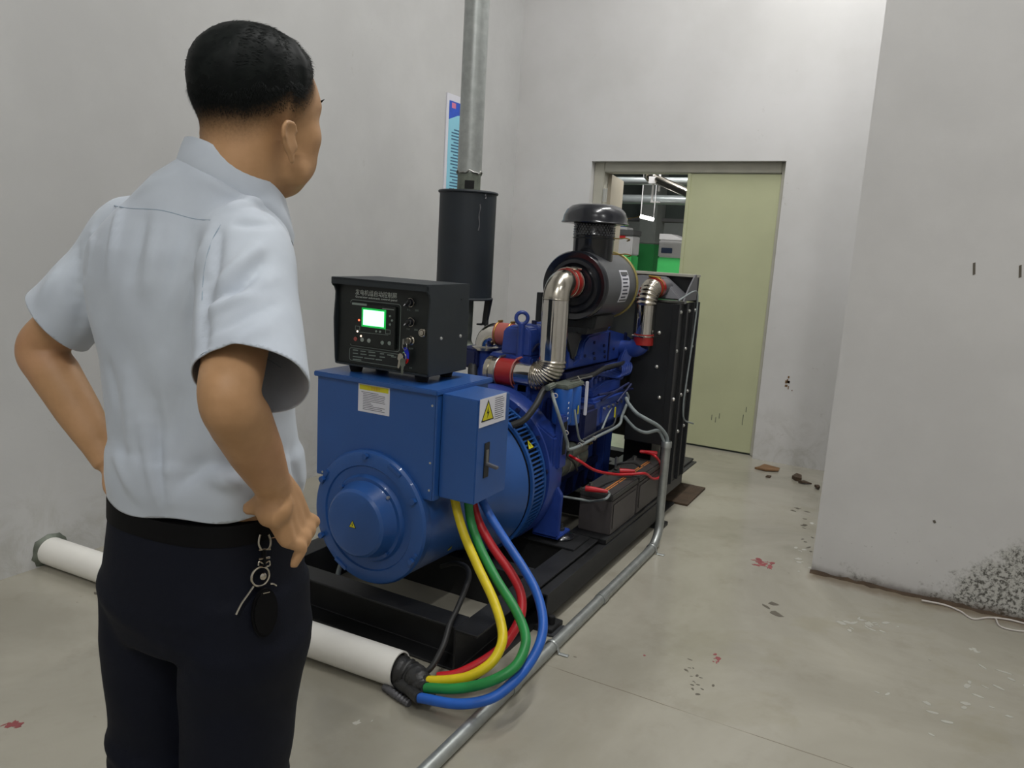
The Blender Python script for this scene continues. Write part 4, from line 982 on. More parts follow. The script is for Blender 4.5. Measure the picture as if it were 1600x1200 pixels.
MB().tube([(CX-.05, CY, .93), (CX-.12, CY, .925)], .04, 20).build('manifold_neck', EB, ca)
# blue alternator bracket leg and lower duct between block and radiator
MB().prism([(3.62, .2), (3.72, .2), (3.76, .78), (3.66, .78)], (-1.42, 0, 0), (0, 1, 0), EZ, (.05, 0, 0)).build('front_leg', EB, G, .006)
MB().obox((-1.33, 3.70, .86), (.02, .02, 0), (-.015, .015, 0), (0.02, .03, .09)).build('duct_bracket', EB, G, .006)
# thin breather hose on the radiator edge
bh = MB().tube(spline([ax_(1060, 470, -1.09), ax_(1086, 455, -1.085), ax_(1090, 470, -1.08), ax_(1084, 520, -1.08), ax_(1075, 580, -1.08), ax_(1068, 630, -1.08), ax_(1069, 655, -1.075), ax_(1083, 662, -1.06)], 6), .0045, 7).build('breather_hose', 'wire_grey', G)

# ------------------------------------------------------------------ exhaust riser
ep = empty('exhaust_pipe', (MX, MY, 1.655), 'tall galvanised exhaust pipe rising from the black muffler to the ceiling', 'pipe')
epr = .057
MB().lathe((MX, MY, 0), EZ, [(1.735, .0), (1.735, epr), (ZC, epr), (ZC, 0)], 36).build('riser', 'galv', ep)
MB().lathe((MX, MY, 0), EZ, [(1.656, 0), (1.656, epr-.002), (1.745, epr-.002), (1.745, 0)], 36).build('stub', 'cast_metal', ep)
wd = MB(); pts = []
for i in range(49):
    t = 2*pi*i/48; pts.append((MX+(epr+.001)*cos(t), MY+(epr+.001)*sin(t), 1.737+.005*sin(5*t)+.003*sin(11*t)))
wd.tube(pts, [.004+.0015*sin(i*2.1) for i in range(49)], 6).build('weld_bead', 'steel', ep)
t0 = adir+.05
MB().obox((MX+epr*cos(t0), MY+epr*sin(t0), 1.68), (-sin(t0)*.022, cos(t0)*.022, 0), (cos(t0)*.003, sin(t0)*.003, 0), (0, 0, .018)).build('black_patch', 'dark_inside', ep)

# ------------------------------------------------------------------ batteries in the tray
def battery(y0, y1, label):
    r = empty('battery', (-1.19, (y0+y1)/2, .165), label, 'battery', 'black batteries beside the engine')
    x0, x1, z1 = -1.262, -1.108, .355
    MB().box(x0, x1, y0, y1, .166, z1-.03).build('case', 'battery_grey', r, .004)
    MB().box(x0-.003, x1+.003, y0-.003, y1+.003, z1-.03, z1).build('lid', 'battery_lid', r, .005)
    for k in range(2):
        yy = y0+.05+k*(y1-y0-.1)
        MB().cyl((x0+.03, yy, z1), (x0+.03, yy, z1+.02), .011, n=14).build('terminal', 'steel', r)
    st_ = MB()
    for (a_, b_, w_) in ((.08, .9, .003), (.1, .55, .0024), (.6, .88, .0024)):
        xx = -1.165+.012*(w_ != .003); st_.box(xx-w_, xx+w_, y0+(y1-y0)*a_, y0+(y1-y0)*b_, z1, z1+.0008)
    st_.build('lid_print', 'orange_print', r)
    MB().box(x1+.001, x1+.0035, y0+.02, y1-.02, .19, z1-.05).build('side_panel', 'battery_grey', r, .002)
    return r
battery(3.09, 3.42, 'dark battery nearest the alternator in the tray beside the engine')
battery(3.44, 3.772, 'dark battery farther back in the tray, next to the upright conduit')
def cable(name, pts, r_, mat, label, cat, n_=8, group=None, seg=10):
    return tag(MB().tube(spline(pts, n_), r_, seg).build(name, mat, smooth=60), label, cat, group)
ZB = .37
def boot(p, q, mt, par):
    p, q = np.asarray(p), np.asarray(q); return MB().tube([p, p+(q-p)*.4, q], [.013, .012, .007], 10, flat=((1, 0, 0), 1.0)).build('terminal_boot', mt, par)
jc = empty('jumper_cable', az_(985, 720, ZB), 'red jumper cable looping from the starter over both batteries', 'cable')
P_ = [ax_(890, 712, -1.27), ax_(905, 720, -1.22), ax_(930, 735, -1.19), az_(960, 741, ZB+.02), az_(985, 741, ZB+.012), az_(1008, 740, ZB+.012), ax_(1020, 748, -1.10), ax_(1031, 745, -1.09), ax_(1033, 728, -1.10), az_(1025, 714, ZB+.03), az_(1012, 708, ZB+.03), az_(1000, 706, ZB+.03)]
MB().tube(spline(P_, 8), .0065, 10).build('lead', 'cable_red', jc, smooth=60)
boot(az_(1026, 709, ZB+.02), az_(1000, 705, ZB+.03), 'cable_red', jc)
boot(az_(968, 736, ZB+.015), az_(992, 736, ZB+.02), 'cable_red', jc)
jb = empty('battery_lead', az_(930, 770, ZB), 'dark battery lead with a red boot at the near battery corner', 'cable')
boot(az_(915, 763, ZB+.012), az_(950, 768, ZB+.012), 'cable_red', jb)
P_ = [az_(950, 768, ZB+.012), ax_(952, 773, -1.11), ax_(945, 780, -1.10), ay_(925, 783, 3.08), ay_(905, 780, 3.06), ay_(880, 776, 3.04)]
MB().tube(spline(P_, 8), .0055, 8).build('lead', 'wire_grey', jb, smooth=60)
jd = empty('battery_link', az_(975, 726, ZB), 'short black link arching between the two batteries', 'cable')
MB().tube(spline([az_(964, 726, ZB+.015), az_(975, 723, ZB+.03), az_(990, 723, ZB+.03), az_(1000, 729, ZB+.01)], 6), .006, 8).build('lead', 'cable_black', jd)
MB().cyl(az_(963, 731, ZB), az_(963, 722, ZB+.0)+np.array([0, 0, .02]), .009, n=8).build('clamp_bolt', 'steel', jd)

# ------------------------------------------------------------------ power cables
CR = .0155
def pcable(name, pts, mat, label):
    P_ = [ay_(px, py, y) for px, py, y in pts]
    P_ = [np.array([p[0], p[1], max(p[2], CR)]) for p in P_]
    return tag(MB().tube(spline(P_, 10), CR, 14).build(name, mat, smooth=60), label, 'cable', 'coloured power cables under the breaker box')
pcable('power_cable', [(710, 778, 2.16), (716, 805, 2.15), (727, 840, 2.13), (748, 888, 2.09), (770, 935, 2.04), (783, 975, 1.99), (784, 1005, 1.94), (768, 1035, 1.89), (735, 1056, 1.85), (700, 1063, 1.83), (668, 1064, 1.82)], 'cable_yellow', 'yellow power cable, front one of the four curving to the floor')
pcable('power_cable', [(731, 778, 2.19), (736, 815, 2.18), (750, 855, 2.15), (776, 905, 2.10), (804, 950, 2.05), (820, 988, 1.99), (819, 1015, 1.94), (803, 1043, 1.88), (765, 1065, 1.83), (715, 1076, 1.80), (665, 1075, 1.79)], 'cable_green', 'green power cable curving down between the yellow and red ones')
pcable('power_cable', [(737, 778, 2.25), (748, 815, 2.24), (770, 855, 2.22), (797, 893, 2.20), (813, 925, 2.17), (815, 955, 2.12), (806, 980, 2.07), (785, 1010, 2.0), (755, 1033, 1.95), (715, 1053, 1.90), (684, 1058, 1.875)], 'cable_red', 'red power cable running low behind the green and yellow ones')
pcable('power_cable', [(750, 775, 2.26), (765, 805, 2.25), (790, 845, 2.23), (818, 888, 2.19), (838, 925, 2.14), (848, 965, 2.08), (845, 1000, 2.02), (828, 1035, 1.95), (800, 1068, 1.87), (765, 1092, 1.81), (715, 1100, 1.77), (655, 1090, 1.76)], 'cable_blue', 'blue power cable on the outside, ending lowest on the floor')
# black taped bundle coming out of the white pipe
wa = np.array([XW-.05, 1.765, .058]); we = np.array([-1.325, 1.845, .058]); ax_dir = unit(we-wa)
pv = empty('drain_pipe', (-2.2, 1.8, 0), 'thick white plastic pipe lying on the floor from the wall to the cables', 'pipe')
ob_ = MB().lathe(wa, we-wa, [(0, .052), (0, .057), (np.linalg.norm(we-wa), .057), (np.linalg.norm(we-wa), .052), (0, .052)], 40).build('pipe_wall', 'pvc', pv, smooth=40)
MB().lathe(we-ax_dir*.4, ax_dir, [(0, 0), (0, .0515), (.385, .0515)], 32).build('pipe_bore', 'pvc_in', pv, fix=False)
hole = MB(); k = 26; vs = []
for i in range(k):
    t = 2*pi*i/k; r0 = .055; r1 = .066+.014*rng.random()
    vs += [(XW+.012, 1.768+r0*cos(t), .06+r0*sin(t)), (XW+.001, 1.768+r1*cos(t), max(.002, .06+r1*sin(t)))]
hole.add(vs, [(2*i, 2*i+1, (2*i+3) % (2*k), (2*i+2) % (2*k)) for i in range(k)])
hole.build('mortar_collar', 'cast_metal', pv, smooth=60)
bd = empty('cable_bundle', (-1.28, 1.84, 0), 'black taped cable bundle bulging out of the white pipe end', 'cable')
b0_ = we-ax_dir*.15; e0 = ay_(668, 1072, 1.80)
P_ = spline([b0_, we+np.array([.0, 0, -.002]), we+np.array([.05, .0, -.008]), (we+e0)/2+np.array([.02, 0, -.004]), e0*np.array([1, 1, 0])+np.array([0, 0, .03])], 10)
MB().tube(P_, [.047-.018*(i/(len(P_)-1))**2+.003*sin(i*1.9) for i in range(len(P_))], 18).build('taped_sleeve', 'tape', bd, smooth=80)
for (px, py, y, ex_, ey_) in ((668, 1064, 1.82, 640, 1060), (665, 1075, 1.79, 632, 1068), (655, 1090, 1.76, 622, 1075)):
    a_ = ay_(px, py, y); a_[2] = max(a_[2], .018); b_ = ay_(ex_, ey_, 1.83); b_[2] = max(b_[2], .03)
    MB().tube(spline([b_, (a_+b_)/2, a_+unit(a_-b_)*.004], 5), [.024]*5+[.019]*6, 14).build('taped_end', 'tape', bd, smooth=60)
MB().tube(spline([ay_(600, 1078, 1.80)*np.array([1, 1, 0])+np.array([0, 0, .012]), ay_(622, 1086, 1.78)*np.array([1, 1, 0])+np.array([0, 0, .012]), ay_(640, 1091, 1.77)*np.array([1, 1, 0])+np.array([0, 0, .01])], 8), [.010+.003*(i % 2) for i in range(17)], 10).build('corrugated_sleeve', 'grey_plate', bd)
cable('control_cable', [ay_(648, 1056, 1.84), ay_(672, 1045, 1.86), ay_(692, 1010, 1.92), ay_(703, 975, 1.99), ay_(715, 950, 2.04), ay_(728, 918, 2.12), ay_(733, 898, 2.20), ay_(727, 885, 2.28), ay_(710, 880, 2.36), ay_(690, 885, 2.45)], .0095, 'cable_black', 'thin black cable rising from the bundle over the skid beam', 'cable')
P_ = [ay_(524, 915, 2.12), ay_(528, 898, 2.16), ay_(533, 882, 2.22), ay_(545, 872, 2.30)]
cable('drain_hose', P_, .010, 'wire_grey', 'short grey hose hanging under the round alternator end', 'hose')
tag(MB().prism([(0, 0), (.09, .02), (.1, .09), (.05, .11), (.0, .06)], az_(842, 992), EX, (0, 1, 0), (0, 0, .006)).build('rubber_scrap', 'wire_dark'), 'dark scrap of rubber on the floor between blue cable and conduit', 'scrap')

# ------------------------------------------------------------------ galvanised conduit on the floor
gc = empty('steel_conduit', (-1.01, 2.6, 0), 'grey steel conduit along the floor rising beside the batteries', 'conduit')
gr = .021
P_ = [(-1.008, y, gr) for y in np.linspace(.9, 3.42, 20)]
yb = 3.42
P_ += arc((-1.012, yb, gr+.11), (0, 0, -1), (0, 1, 0), .11, 0, pi/2, 12)[1:]
zt_c = ax_(1048, 682, -1.02)
P_ += [np.array([-1.016, yb+.11, z]) for z in np.linspace(.18, .52, 6)]
MB().tube(P_, gr, 18).build('tube', 'galv', gc, smooth=60)
for (px, py) in ((868, 1012), (1015, 857)):
    c = az_(px, py, .02); y = c[1]
    MB().tube([(-1.045, y, .002), (-1.034, y, .02)]+arc((-1.009, y, gr), (-1, 0, 0), EZ, gr+.002, 0, pi, 10)+[(-.985, y, .02), (-.98, y, .003), (-.945, y+.002, .003)], .0032, 6, flat=((0, 1, 0), 2.6)).build('saddle_clip', 'galv', gc)
for (px, py) in ((796, 1078), (938, 938)):
    y = az_(px, py, .02)[1]; MB().lathe((-1.008, y, gr), (0, 1, 0), [(0, gr), (0, gr+.003), (.05, gr+.003), (.05, gr)], 20).build('coupling', 'galv', gc)
MB().lathe((-1.016, yb+.11, .50), EZ, [(0, gr), (0, gr+.004), (.025, gr+.004), (.03, gr+.001), (.03, gr)], 18).build('end_bush', 'galv', gc)
top = np.array([-1.016, yb+.11, .525])
cable('flex_hose', [top-np.array([0, 0, .03]), top+np.array([-.005, .01, .02]), ax_(1030, 667, -1.05), ax_(1010, 655, -1.10), ax_(995, 646, -1.16), ax_(983, 632, -1.22), ax_(978, 622, -1.25)], .0095, 'wire_grey', 'upper grey flexible hose from the conduit top to the engine', 'hose', group='flexible hoses')
cable('flex_hose', [top-np.array([.006, 0, .03]), top+np.array([-.02, .0, .012]), ax_(1028, 673, -1.06), ax_(1010, 676, -1.10), ax_(995, 671, -1.15), ax_(984, 661, -1.2), ax_(976, 651, -1.24)], .008, 'wire_grey', 'lower sagging grey flexible hose from the conduit top to the engine', 'hose', group='flexible hoses')

# ------------------------------------------------------------------ wall poster
q0, q1 = ax_(700, 145, XW), ax_(692, 296, XW)
PO = empty('wall_poster', (XW+.01, q0[1]+.3, q1[2]-.5), 'pale blue rules poster on the left wall behind the exhaust pipe', 'poster')
y0, y1, z1, z0 = q0[1]-.02, q0[1]+.38, q0[2], q1[2]-.32
MB().box(XW, XW+.008, y0, y1, z0, z1).build('board', 'white_paper', PO, .002)
MB().box(XW+.008, XW+.0095, y0+.03, y1-.03, z0+.03, z1-.045).build('print_field', 'poster_cyan', PO)
MB().prism([(y0+.03, z1-.045), (y1-.03, z1-.045), (y1-.03, z1-.10), (y0+.14, z1-.13), (y0+.03, z1-.17)], (XW+.0088, 0, 0), (0, 1, 0), EZ, (.0012, 0, 0)).build('blue_heading', 'poster_blue', PO)
MB().box(XW+.0094, XW+.0104, y0+.06, y0+.11, z1-.09, z1-.055).build('logo', 'poster_pink', PO)
pl = MB()
for i in range(34):
    z = z1-.23-i*.021
    if z < z0+.06: break
    pl.box(XW+.0094, XW+.0102, y0+.07+(.03 if i % 4 == 0 else 0), y1-.08-(.1 if i % 3 == 2 else 0), z-.0045, z+.0045)
pl.build('print_lines', 'poster_text', PO)

# ------------------------------------------------------------------ scraps and marks on floor and walls
def flake(pts, th, mat, name, lab, cat, lift=.001, curl=.0):
    P_ = [az_(px, py) for px, py in pts]; c = sum(P_)/len(P_); n_ = len(P_)
    vs = [np.array([p[0], p[1], lift+curl*rng.random()]) for p in P_]+[np.array([p[0], p[1], lift+th+curl*rng.random()]) for p in P_]
    o = MB().add(vs, [tuple(range(n_-1, -1, -1)), tuple(range(n_, 2*n_))]+[(i, (i+1) % n_, n_+(i+1) % n_, n_+i) for i in range(n_)]).build(name, mat, smooth=10)
    return tag(o, lab, cat)
flake([(1179, 733), (1196, 737), (1216, 738), (1218, 735), (1194, 727), (1186, 731)], .006, 'cardboard', 'cardboard_scrap', 'torn cardboard scrap lying by the foot of the door wall', 'scrap', curl=.012)
flake([(1237, 748), (1243, 752), (1252, 753), (1252, 748), (1244, 745)], .02, 'mud', 'dirt_clod', 'dark clod of dirt in front of the corner beyond the right wall', 'dirt', curl=.01)
flake([(1247, 755), (1256, 757), (1268, 758), (1256, 754)], .012, 'mud', 'dirt_clod', 'flat dark sliver of dirt just in front of the bigger clod', 'dirt', curl=.008)
flake([(1272, 762), (1278, 766), (1281, 764), (1278, 761)], .012, 'mud', 'dirt_clod', 'small dark clod touching the edge of the right wall', 'dirt', curl=.008)
flake([(1196, 746), (1203, 747), (1205, 745), (1199, 744)], .008, 'mud', 'dirt_clod', 'tiny dark clod below the cardboard scrap', 'dirt')
mk('red_mark', (142, 74, 76), .7, var=.1); mk('black_mark', (96, 90, 80), .8, var=.1); mk('white_mark', (172, 170, 161), .7, var=.08)
def marks(px, py, n_, sx, sy, size, mat, name, parent):
    o = MB()
    for _ in range(n_):
        c = az_(px+rng.normal()*sx, py+rng.normal()*sy); k = 7; s_ = size*(.4+rng.random()); a = rng.random()*pi; e = .25+.5*rng.random()
        pts = []
        for i in range(k):
            t = 2*pi*i/k; q = s_*(.7+.5*rng.random()); x, y = q*cos(t), q*e*sin(t); pts.append((x*cos(a)-y*sin(a), x*sin(a)+y*cos(a)))
        o.prism(pts, (c[0], c[1], .0), EX, (0, 1, 0), (0, 0, .0005+.0004*rng.random()))
    ob = o.build(name, mat, parent); ob['kind'] = 'stuff'; return ob
marks(1187, 879, 16, 6, 4, .018, 'red_mark', 'paint_splash', floor); marks(1207, 885, 7, 5, 3, .016, 'red_mark', 'paint_splash', floor)
marks(1121, 1030, 12, 4, 4, .010, 'red_mark', 'paint_splash', floor); marks(22, 1131, 14, 8, 2.5, .012, 'red_mark', 'paint_splash', floor)
marks(1008, 1024, 2, 2, 2, .008, 'red_mark', 'paint_splash', floor)
marks(1085, 1060, 16, 14, 14, .008, 'black_mark', 'dark_spots', floor); marks(1205, 950, 3, 4, 8, .03, 'black_mark', 'dark_spots', floor)
marks(1258, 820, 14, 8, 30, .018, 'black_mark', 'dark_spots', floor)
marks(1350, 975, 22, 20, 5, .016, 'white_mark', 'pale_spots', floor); marks(1460, 1110, 12, 70, 30, .018, 'white_mark', 'pale_spots', floor)
marks(1255, 870, 8, 10, 10, .02, 'white_mark', 'pale_spots', floor); marks(1540, 1080, 8, 40, 25, .018, 'white_mark', 'pale_spots', floor)
marks(560, 1130, 3, 10, 4, .01, 'white_mark', 'pale_spots', floor)
marks(155, 925, 3, 6, 1.5, .014, 'black_mark', 'dark_spots', floor)
# flat bolts/marks on the projecting wall
for (px, py, s_) in ((1522, 420, .012), (1594, 424, .012), (1460, 815, .012)):
    c = ay_(px, py, YP); MB().obox((c[0], YP-.0006, c[2]), (.0045, 0, .002), (0, .0006, 0), (-.003, 0, s_*(2 if py < 500 else .5))).build('wall_scuff', 'black_mark', bpy.data.objects['wall_right'])
fo = MB()
for _ in range(9):
    c = ay_(1232+rng.normal()*3, 602+rng.normal()*6, YW); fo.obox((c[0], YW-.0006, c[2]), (.008*rng.random()+.003, 0, 0), (0, .0006, 0), (0, 0, .01*rng.random()+.003))
fo.build('wall_scuff', 'cardboard', bpy.data.objects['wall_back'])
cable('loose_wire', [az_(1440, 938, .01), az_(1475, 945, .006), az_(1500, 955, .004), az_(1520, 967, .004), az_(1545, 965, .004), az_(1575, 968, .005), az_(1600, 974, .005), az_(1640, 982, .005)], .004, 'white_wire', 'thin white wire trailing along the foot of the mouldy wall', 'wire')
cable('loose_wire', [az_(1556, 967, .004), az_(1562, 978, .004), az_(1580, 984, .004), az_(1610, 988, .004), az_(1650, 996, .004)], .0035, 'white_wire', 'short second white wire end in front of the mouldy wall', 'wire')
#PERSON#

# ------------------------------------------------------------------ the man
mk('skin', (158, 116, 86), .5, var=.07, scale=18, bump=.08, bscale=260, spec=.35)
mk('trouser', (11, 15, 28), .75, var=.18, scale=5, bump=.12, bscale=500, spec=.2)
mk('belt_black', (8, 8, 10), .7, var=.1, spec=.15)
mk('shoe', (18, 17, 17), .35, var=.1)
mk('eye_white', (220, 215, 205), .3, var=.02); mk('iris', (30, 20, 14), .2)
n = NT('hair_black', .5)
f_ = n.noise(6, 3); n.col(n.mix(n.step(f_, .4, .7), lin((13, 17, 17)), lin((24, 28, 27)))); n.b.inputs['Specular IOR Level'].default_value = .12; n.rough(.65)
n = NT('shirt_cloth', .8)
f_ = n.noise(7, 4); w_ = n.noise(900, 1)
n.col(n.mix(n.step(f_, .35, .7), lin((184, 192, 203)), lin((192, 200, 210)))); n.b.inputs['Sheen Weight'].default_value = .15
n.b.inputs['Specular IOR Level'].default_value = .25; n.bump(w_, .06, .002)

def remesh(mb, voxel, smooth_it=4, fac=.5):
    me = mb.mesh('tmp'); bm = bmesh.new(); bm.from_mesh(me); bmesh.ops.recalc_face_normals(bm, faces=bm.faces); bm.to_mesh(me); bm.free()
    ob = bpy.data.objects.new('tmp', me); COL.objects.link(ob)
    r = ob.modifiers.new('r', 'REMESH'); r.mode = 'VOXEL'; r.voxel_size = voxel; r.adaptivity = 0
    if smooth_it:
        s_ = ob.modifiers.new('s', 'SMOOTH'); s_.factor = fac; s_.iterations = smooth_it
    dg = bpy.context.evaluated_depsgraph_get()
    out = bpy.data.meshes.new_from_object(ob.evaluated_get(dg)); bpy.data.objects.remove(ob); bpy.data.meshes.remove(me)
    return out
def co(me):
    a = np.empty(len(me.vertices)*3); me.vertices.foreach_get('co', a); return a.reshape(-1, 3)
def nor(me):
    a = np.empty(len(me.vertices)*3); me.vertices.foreach_get('normal', a); return a.reshape(-1, 3)
def setco(me, V): me.vertices.foreach_set('co', V.ravel()); me.update()
def relink(name, me, mat, parent, smooth=180):
    V = co(me); o = np.array([V[:, 0].mean(), V[:, 1].mean(), V[:, 2].min()]); setco(me, V-o)
    return link(name, me, mat, parent, o, smooth)
def bvh(me): return BVHTree.FromPolygons([v.co.copy() for v in me.vertices], [tuple(p.vertices) for p in me.polygons])
def hit(tree, px, py):
    d = Vector(_ray(px, py)).normalized(); r = tree.ray_cast(Vector(CAM), d); return (np.array(r[0]), np.array(r[1])) if r[0] is not None else (None, None)
def ring(c, a, b, n_=40, rot=0.0, p=2.4, tilt=(0, 0)):
    """superellipse ring: half width a along x, b along y, tilt = dz per metre in x and y"""
    out = []
    for i in range(n_):
        t = 2*pi*i/n_; ct, st = cos(t), sin(t)
        x = a*math.copysign(abs(ct)**(2/p), ct); y = b*math.copysign(abs(st)**(2/p), st)
        X_, Y_ = x*cos(rot)-y*sin(rot), x*sin(rot)+y*cos(rot)
        out.append((c[0]+X_, c[1]+Y_, c[2]+tilt[0]*X_+tilt[1]*Y_))
    return out
D0 = 1.20
PE = empty('person', (-1.02, .82, 0), 'man in a pale blue short-sleeved shirt and dark trousers, hands on hips, seen from behind', 'person')
# centre line of the trunk (pixel, distance) -> world
def ctr(px, py, D=D0): return ah(px, py, D)
tc_hip, tc_waist, tc_mid, tc_chest, tc_sh = ctr(322, 880), ctr(332, 770), ctr(316, 640), ctr(302, 500), ctr(296, 400)
neck_b = ah(366, 305, 1.20); head_c = ah(404, 181, 1.215)
shL, elL, wrL = ah(200, 392, 1.30), ah(62, 545, 1.29), ah(172, 722, 1.25)
shR, elR, wrR = ah(384, 420, 1.10), ah(358, 622, .92), ah(430, 766, 1.06)
ROT = radians(4)

# ---- body: one continuous skin surface (mostly under the clothes)
bm_ = MB()
bm_.loft([ring(c, a, b, 32, ROT) for c, a, b in ((tc_hip-np.array([0, 0, .06]), .15, .10), (tc_hip, .155, .105), (tc_waist, .145, .10), (tc_mid, .145, .10), (tc_chest, .16, .10), (tc_sh, .16, .095), (tc_sh+np.array([.01, 0, .05]), .12, .08), (neck_b, .06, .065))])
HR = radians(-1)        # head turned a little to its right
hf = np.array([-sin(HR), cos(HR), 0]); hf = unit(hf+np.array([0, 0, -.10])); hr = unit(np.cross(hf, (0, 0, 1))); hu = np.cross(hr, hf)
HA = [hr, hf, hu]
def hp_(x, y, z): return head_c+hr*x+hf*y+hu*z
def he(x, y, z, a, b, c): bm_.ell(hp_(x, y, z), (a, b, c), HA, 28, 18)
he(0, -.008, .030, .082, .108, .084)
he(0, .03, -.010, .067, .068, .086)
he(0, .045, -.075, .048, .047, .042)
he(0, .068, -.090, .028, .024, .019)
for s in (1, -1):
    he(.043*s, .052, -.018, .028, .034, .034); he(.046*s, .035, -.072, .022, .034, .03); he(.036*s, .064, .03, .03, .022, .014); he(.030*s, .056, -.055, .032, .034, .036)
bm_.tube([hp_(0, .088, .018), hp_(0, .103, -.008), hp_(0, .114, -.030), hp_(0, .104, -.038)], [.009, .011, .0145, .010], 12)
he(.012, .098, -.034, .010, .012, .008); he(-.012, .098, -.034, .010, .012, .008)
he(0, .090, -.062, .024, .012, .006); he(0, .088, -.071, .021, .012, .007)
# neck
bm_.tube([hp_(0, -.028, -.02), hp_(0, -.026, -.07), (hp_(0, -.03, -.11)+neck_b)/2, neck_b+np.array([0, -.01, -.02])], [.060, .060, .062, .072], 28)
# ears
for s in (1, -1):
    e0 = hp_(.078*s, -.010, -.042); e_out = unit(hr*s*.9-hf*.45); e_b = unit(-hf*.9-hr*s*.0); e_u = unit(hu+hf*-.12)
    P_ = [e0+e_u*z+e_b*y+e_out*o for z, y, o in ((-.024, -.006, .002), (-.012, .007, .006), (.002, .015, .010), (.016, .015, .011), (.026, .006, .009), (.025, -.008, .005), (.014, -.014, .001))]
    bm_.tube(spline(P_, 5), .0046, 8)
    bm_.ell(e0+e_b*.002+e_out*.003+e_u*.002, (.005, .015, .026), [e_out, e_b, e_u], 16, 10)
    bm_.ell(e0-e_u*.024-e_b*.004+e_out*.002, (.005, .0085, .010), [e_out, e_b, e_u], 12, 8)
    bm_.ell(e0-e_b*.012+e_out*.002-e_u*.004, (.006, .006, .01), [e_out, e_b, e_u], 10, 8)
# arms
def limb(pts, rad, n_=20): bm_.tube(spline(pts, 8), np.interp(np.linspace(0, len(pts)-1, (len(pts)-1)*8+1), range(len(pts)), rad), n_)
def armset(sh, el, wr, side):
    up = el-sh; lo = wr-el
    out = unit(np.cross(up, lo)); bend = unit(unit(up)-unit(lo))       # outward at the elbow
    limb([sh, sh+up*.35, sh+up*.75, el, el+lo*.22, el+lo*.55, el+lo*.85, wr], [.048, .046, .040, .037, .040, .036, .028, .026])
    bm_.ell(el+bend*.014, (.021, .021, .021))
armset(shL, elL, wrL, -1); armset(shR, elR, wrR, 1)
# right hand on the hip: back of the hand towards us, fingers down over the front of the hip, thumb back under the hem
kn = ah(460, 828, 1.085)
palm_d = unit(kn-wrR); side_v = unit(np.array([-.25, 1.0, -.15])-palm_d*(np.array([-.25, 1.0, -.15]) @ palm_d)); pn = np.cross(palm_d, side_v)
for q in np.linspace(-.026, .034, 4):
    bm_.tube([wrR-palm_d*.01+side_v*q*.35, wrR+palm_d*.03+side_v*q*.8, kn+side_v*q], [.021, .018, .0125], 14)
tips = ((-.030, ah(471, 855, 1.08), ah(458, 886, 1.085)), (-.010, None, None), (.010, None, None), (.030, None, None))
for i, (q, md, tp) in enumerate(tips):
    b_ = kn+side_v*(-.024+.019*i)
    if md is None:
        md = ah(471, 855, 1.08)+side_v*(.019*i)+np.array([-.002*i, .002*i, .002*(i == 1)-.001*i]); tp = ah(458, 886, 1.085)+side_v*(.018*i)+np.array([-.004*i, 0, (.006, -.004, .0, .012)[i]])
    bm_.tube(spline([b_-palm_d*.02, b_, md, (md+tp)/2, tp], 5), np.interp(np.linspace(0, 4, 21), range(5), [.0105, .0108, .0095, .0088, .0066]), 12)
    bm_.ell(b_+pn*.0, (.0118, .0118, .0118), None, 12, 8)
th0 = wrR+palm_d*.022-side_v*.016
bm_.tube(spline([wrR+palm_d*.012-side_v*.008, th0-side_v*.012, ah(412, 788, 1.05), ah(396, 792, 1.05), ah(381, 797, 1.05)], 5), np.interp(np.linspace(0, 4, 21), range(5), [.026, .023, .017, .0125, .008]), 12)
# left hand at the far hip
kl = wrL+np.array([.05, .045, -.05])
for i in range(4):
    b_ = kl+np.array([.0, .018*i-.02, -.004*i])
    bm_.tube([wrL, (wrL+kl)/2+np.array([0, .01*i-.014, 0]), b_], [.022, .018, .0125], 12)
    bm_.tube(spline([b_, b_+np.array([.016, .018, -.022]), b_+np.array([.026, .036, -.03]), b_+np.array([.036, .052+.004*i, -.032])], 5), np.interp(np.linspace(0, 3, 16), range(4), [.0108, .0098, .0088, .0066]), 12)
bm_.tube(spline([wrL+np.array([.012, -.004, -.014]), wrL+np.array([.032, -.022, -.03]), wrL+np.array([.05, -.03, -.04])], 5), np.linspace(.017, .009, 11), 12)
# legs and feet
fL, fR = np.array([-1.105, .79, 0]), np.array([-.965, .81, 0])
hL, hR_ = tc_hip+np.array([-.088, -.006, -.03]), tc_hip+np.array([.088, .006, -.03])
for h_, f_ in ((hL, fL), (hR_, fR)):
    k_ = (h_+f_)/2+np.array([0, .015, .03]); limb([h_, h_*.55+k_*.45, k_, k_*.6+f_*.4, f_+np.array([0, 0, .08])], [.072, .066, .048, .046, .036])
    bm_.tube([f_+np.array([0, -.03, .05]), f_+np.array([0, .05, .045]), f_+np.array([0, .16, .032])], [.034, .036, .026], 14)
me = remesh(bm_, .0042, 5, .5)
def extra_smooth(me, mask, it, fac=.5):
    ed = np.empty(len(me.edges)*2, dtype=int); me.edges.foreach_get('vertices', ed); ed = ed.reshape(-1, 2); V = co(me)
    deg = np.bincount(ed.ravel(), minlength=len(V)).astype(float)[:, None]
    for _ in range(it):
        S = np.zeros_like(V); np.add.at(S, ed[:, 0], V[ed[:, 1]]); np.add.at(S, ed[:, 1], V[ed[:, 0]])
        V = V+(S/np.maximum(deg, 1)-V)*(fac*mask)[:, None]
    setco(me, V)
V = co(me); L = (V-head_c) @ np.array(HA).T
mh = np.clip((L[:, 2]+.17)/.03, 0, 1)*(np.abs(L[:, 0]) < .2)*(np.linalg.norm(L, axis=1) < .24)
ear = (np.abs(L[:, 0]) > .068)*(L[:, 1] < .02)*(L[:, 1] > -.05)*(np.abs(L[:, 2]+.042) < .05)
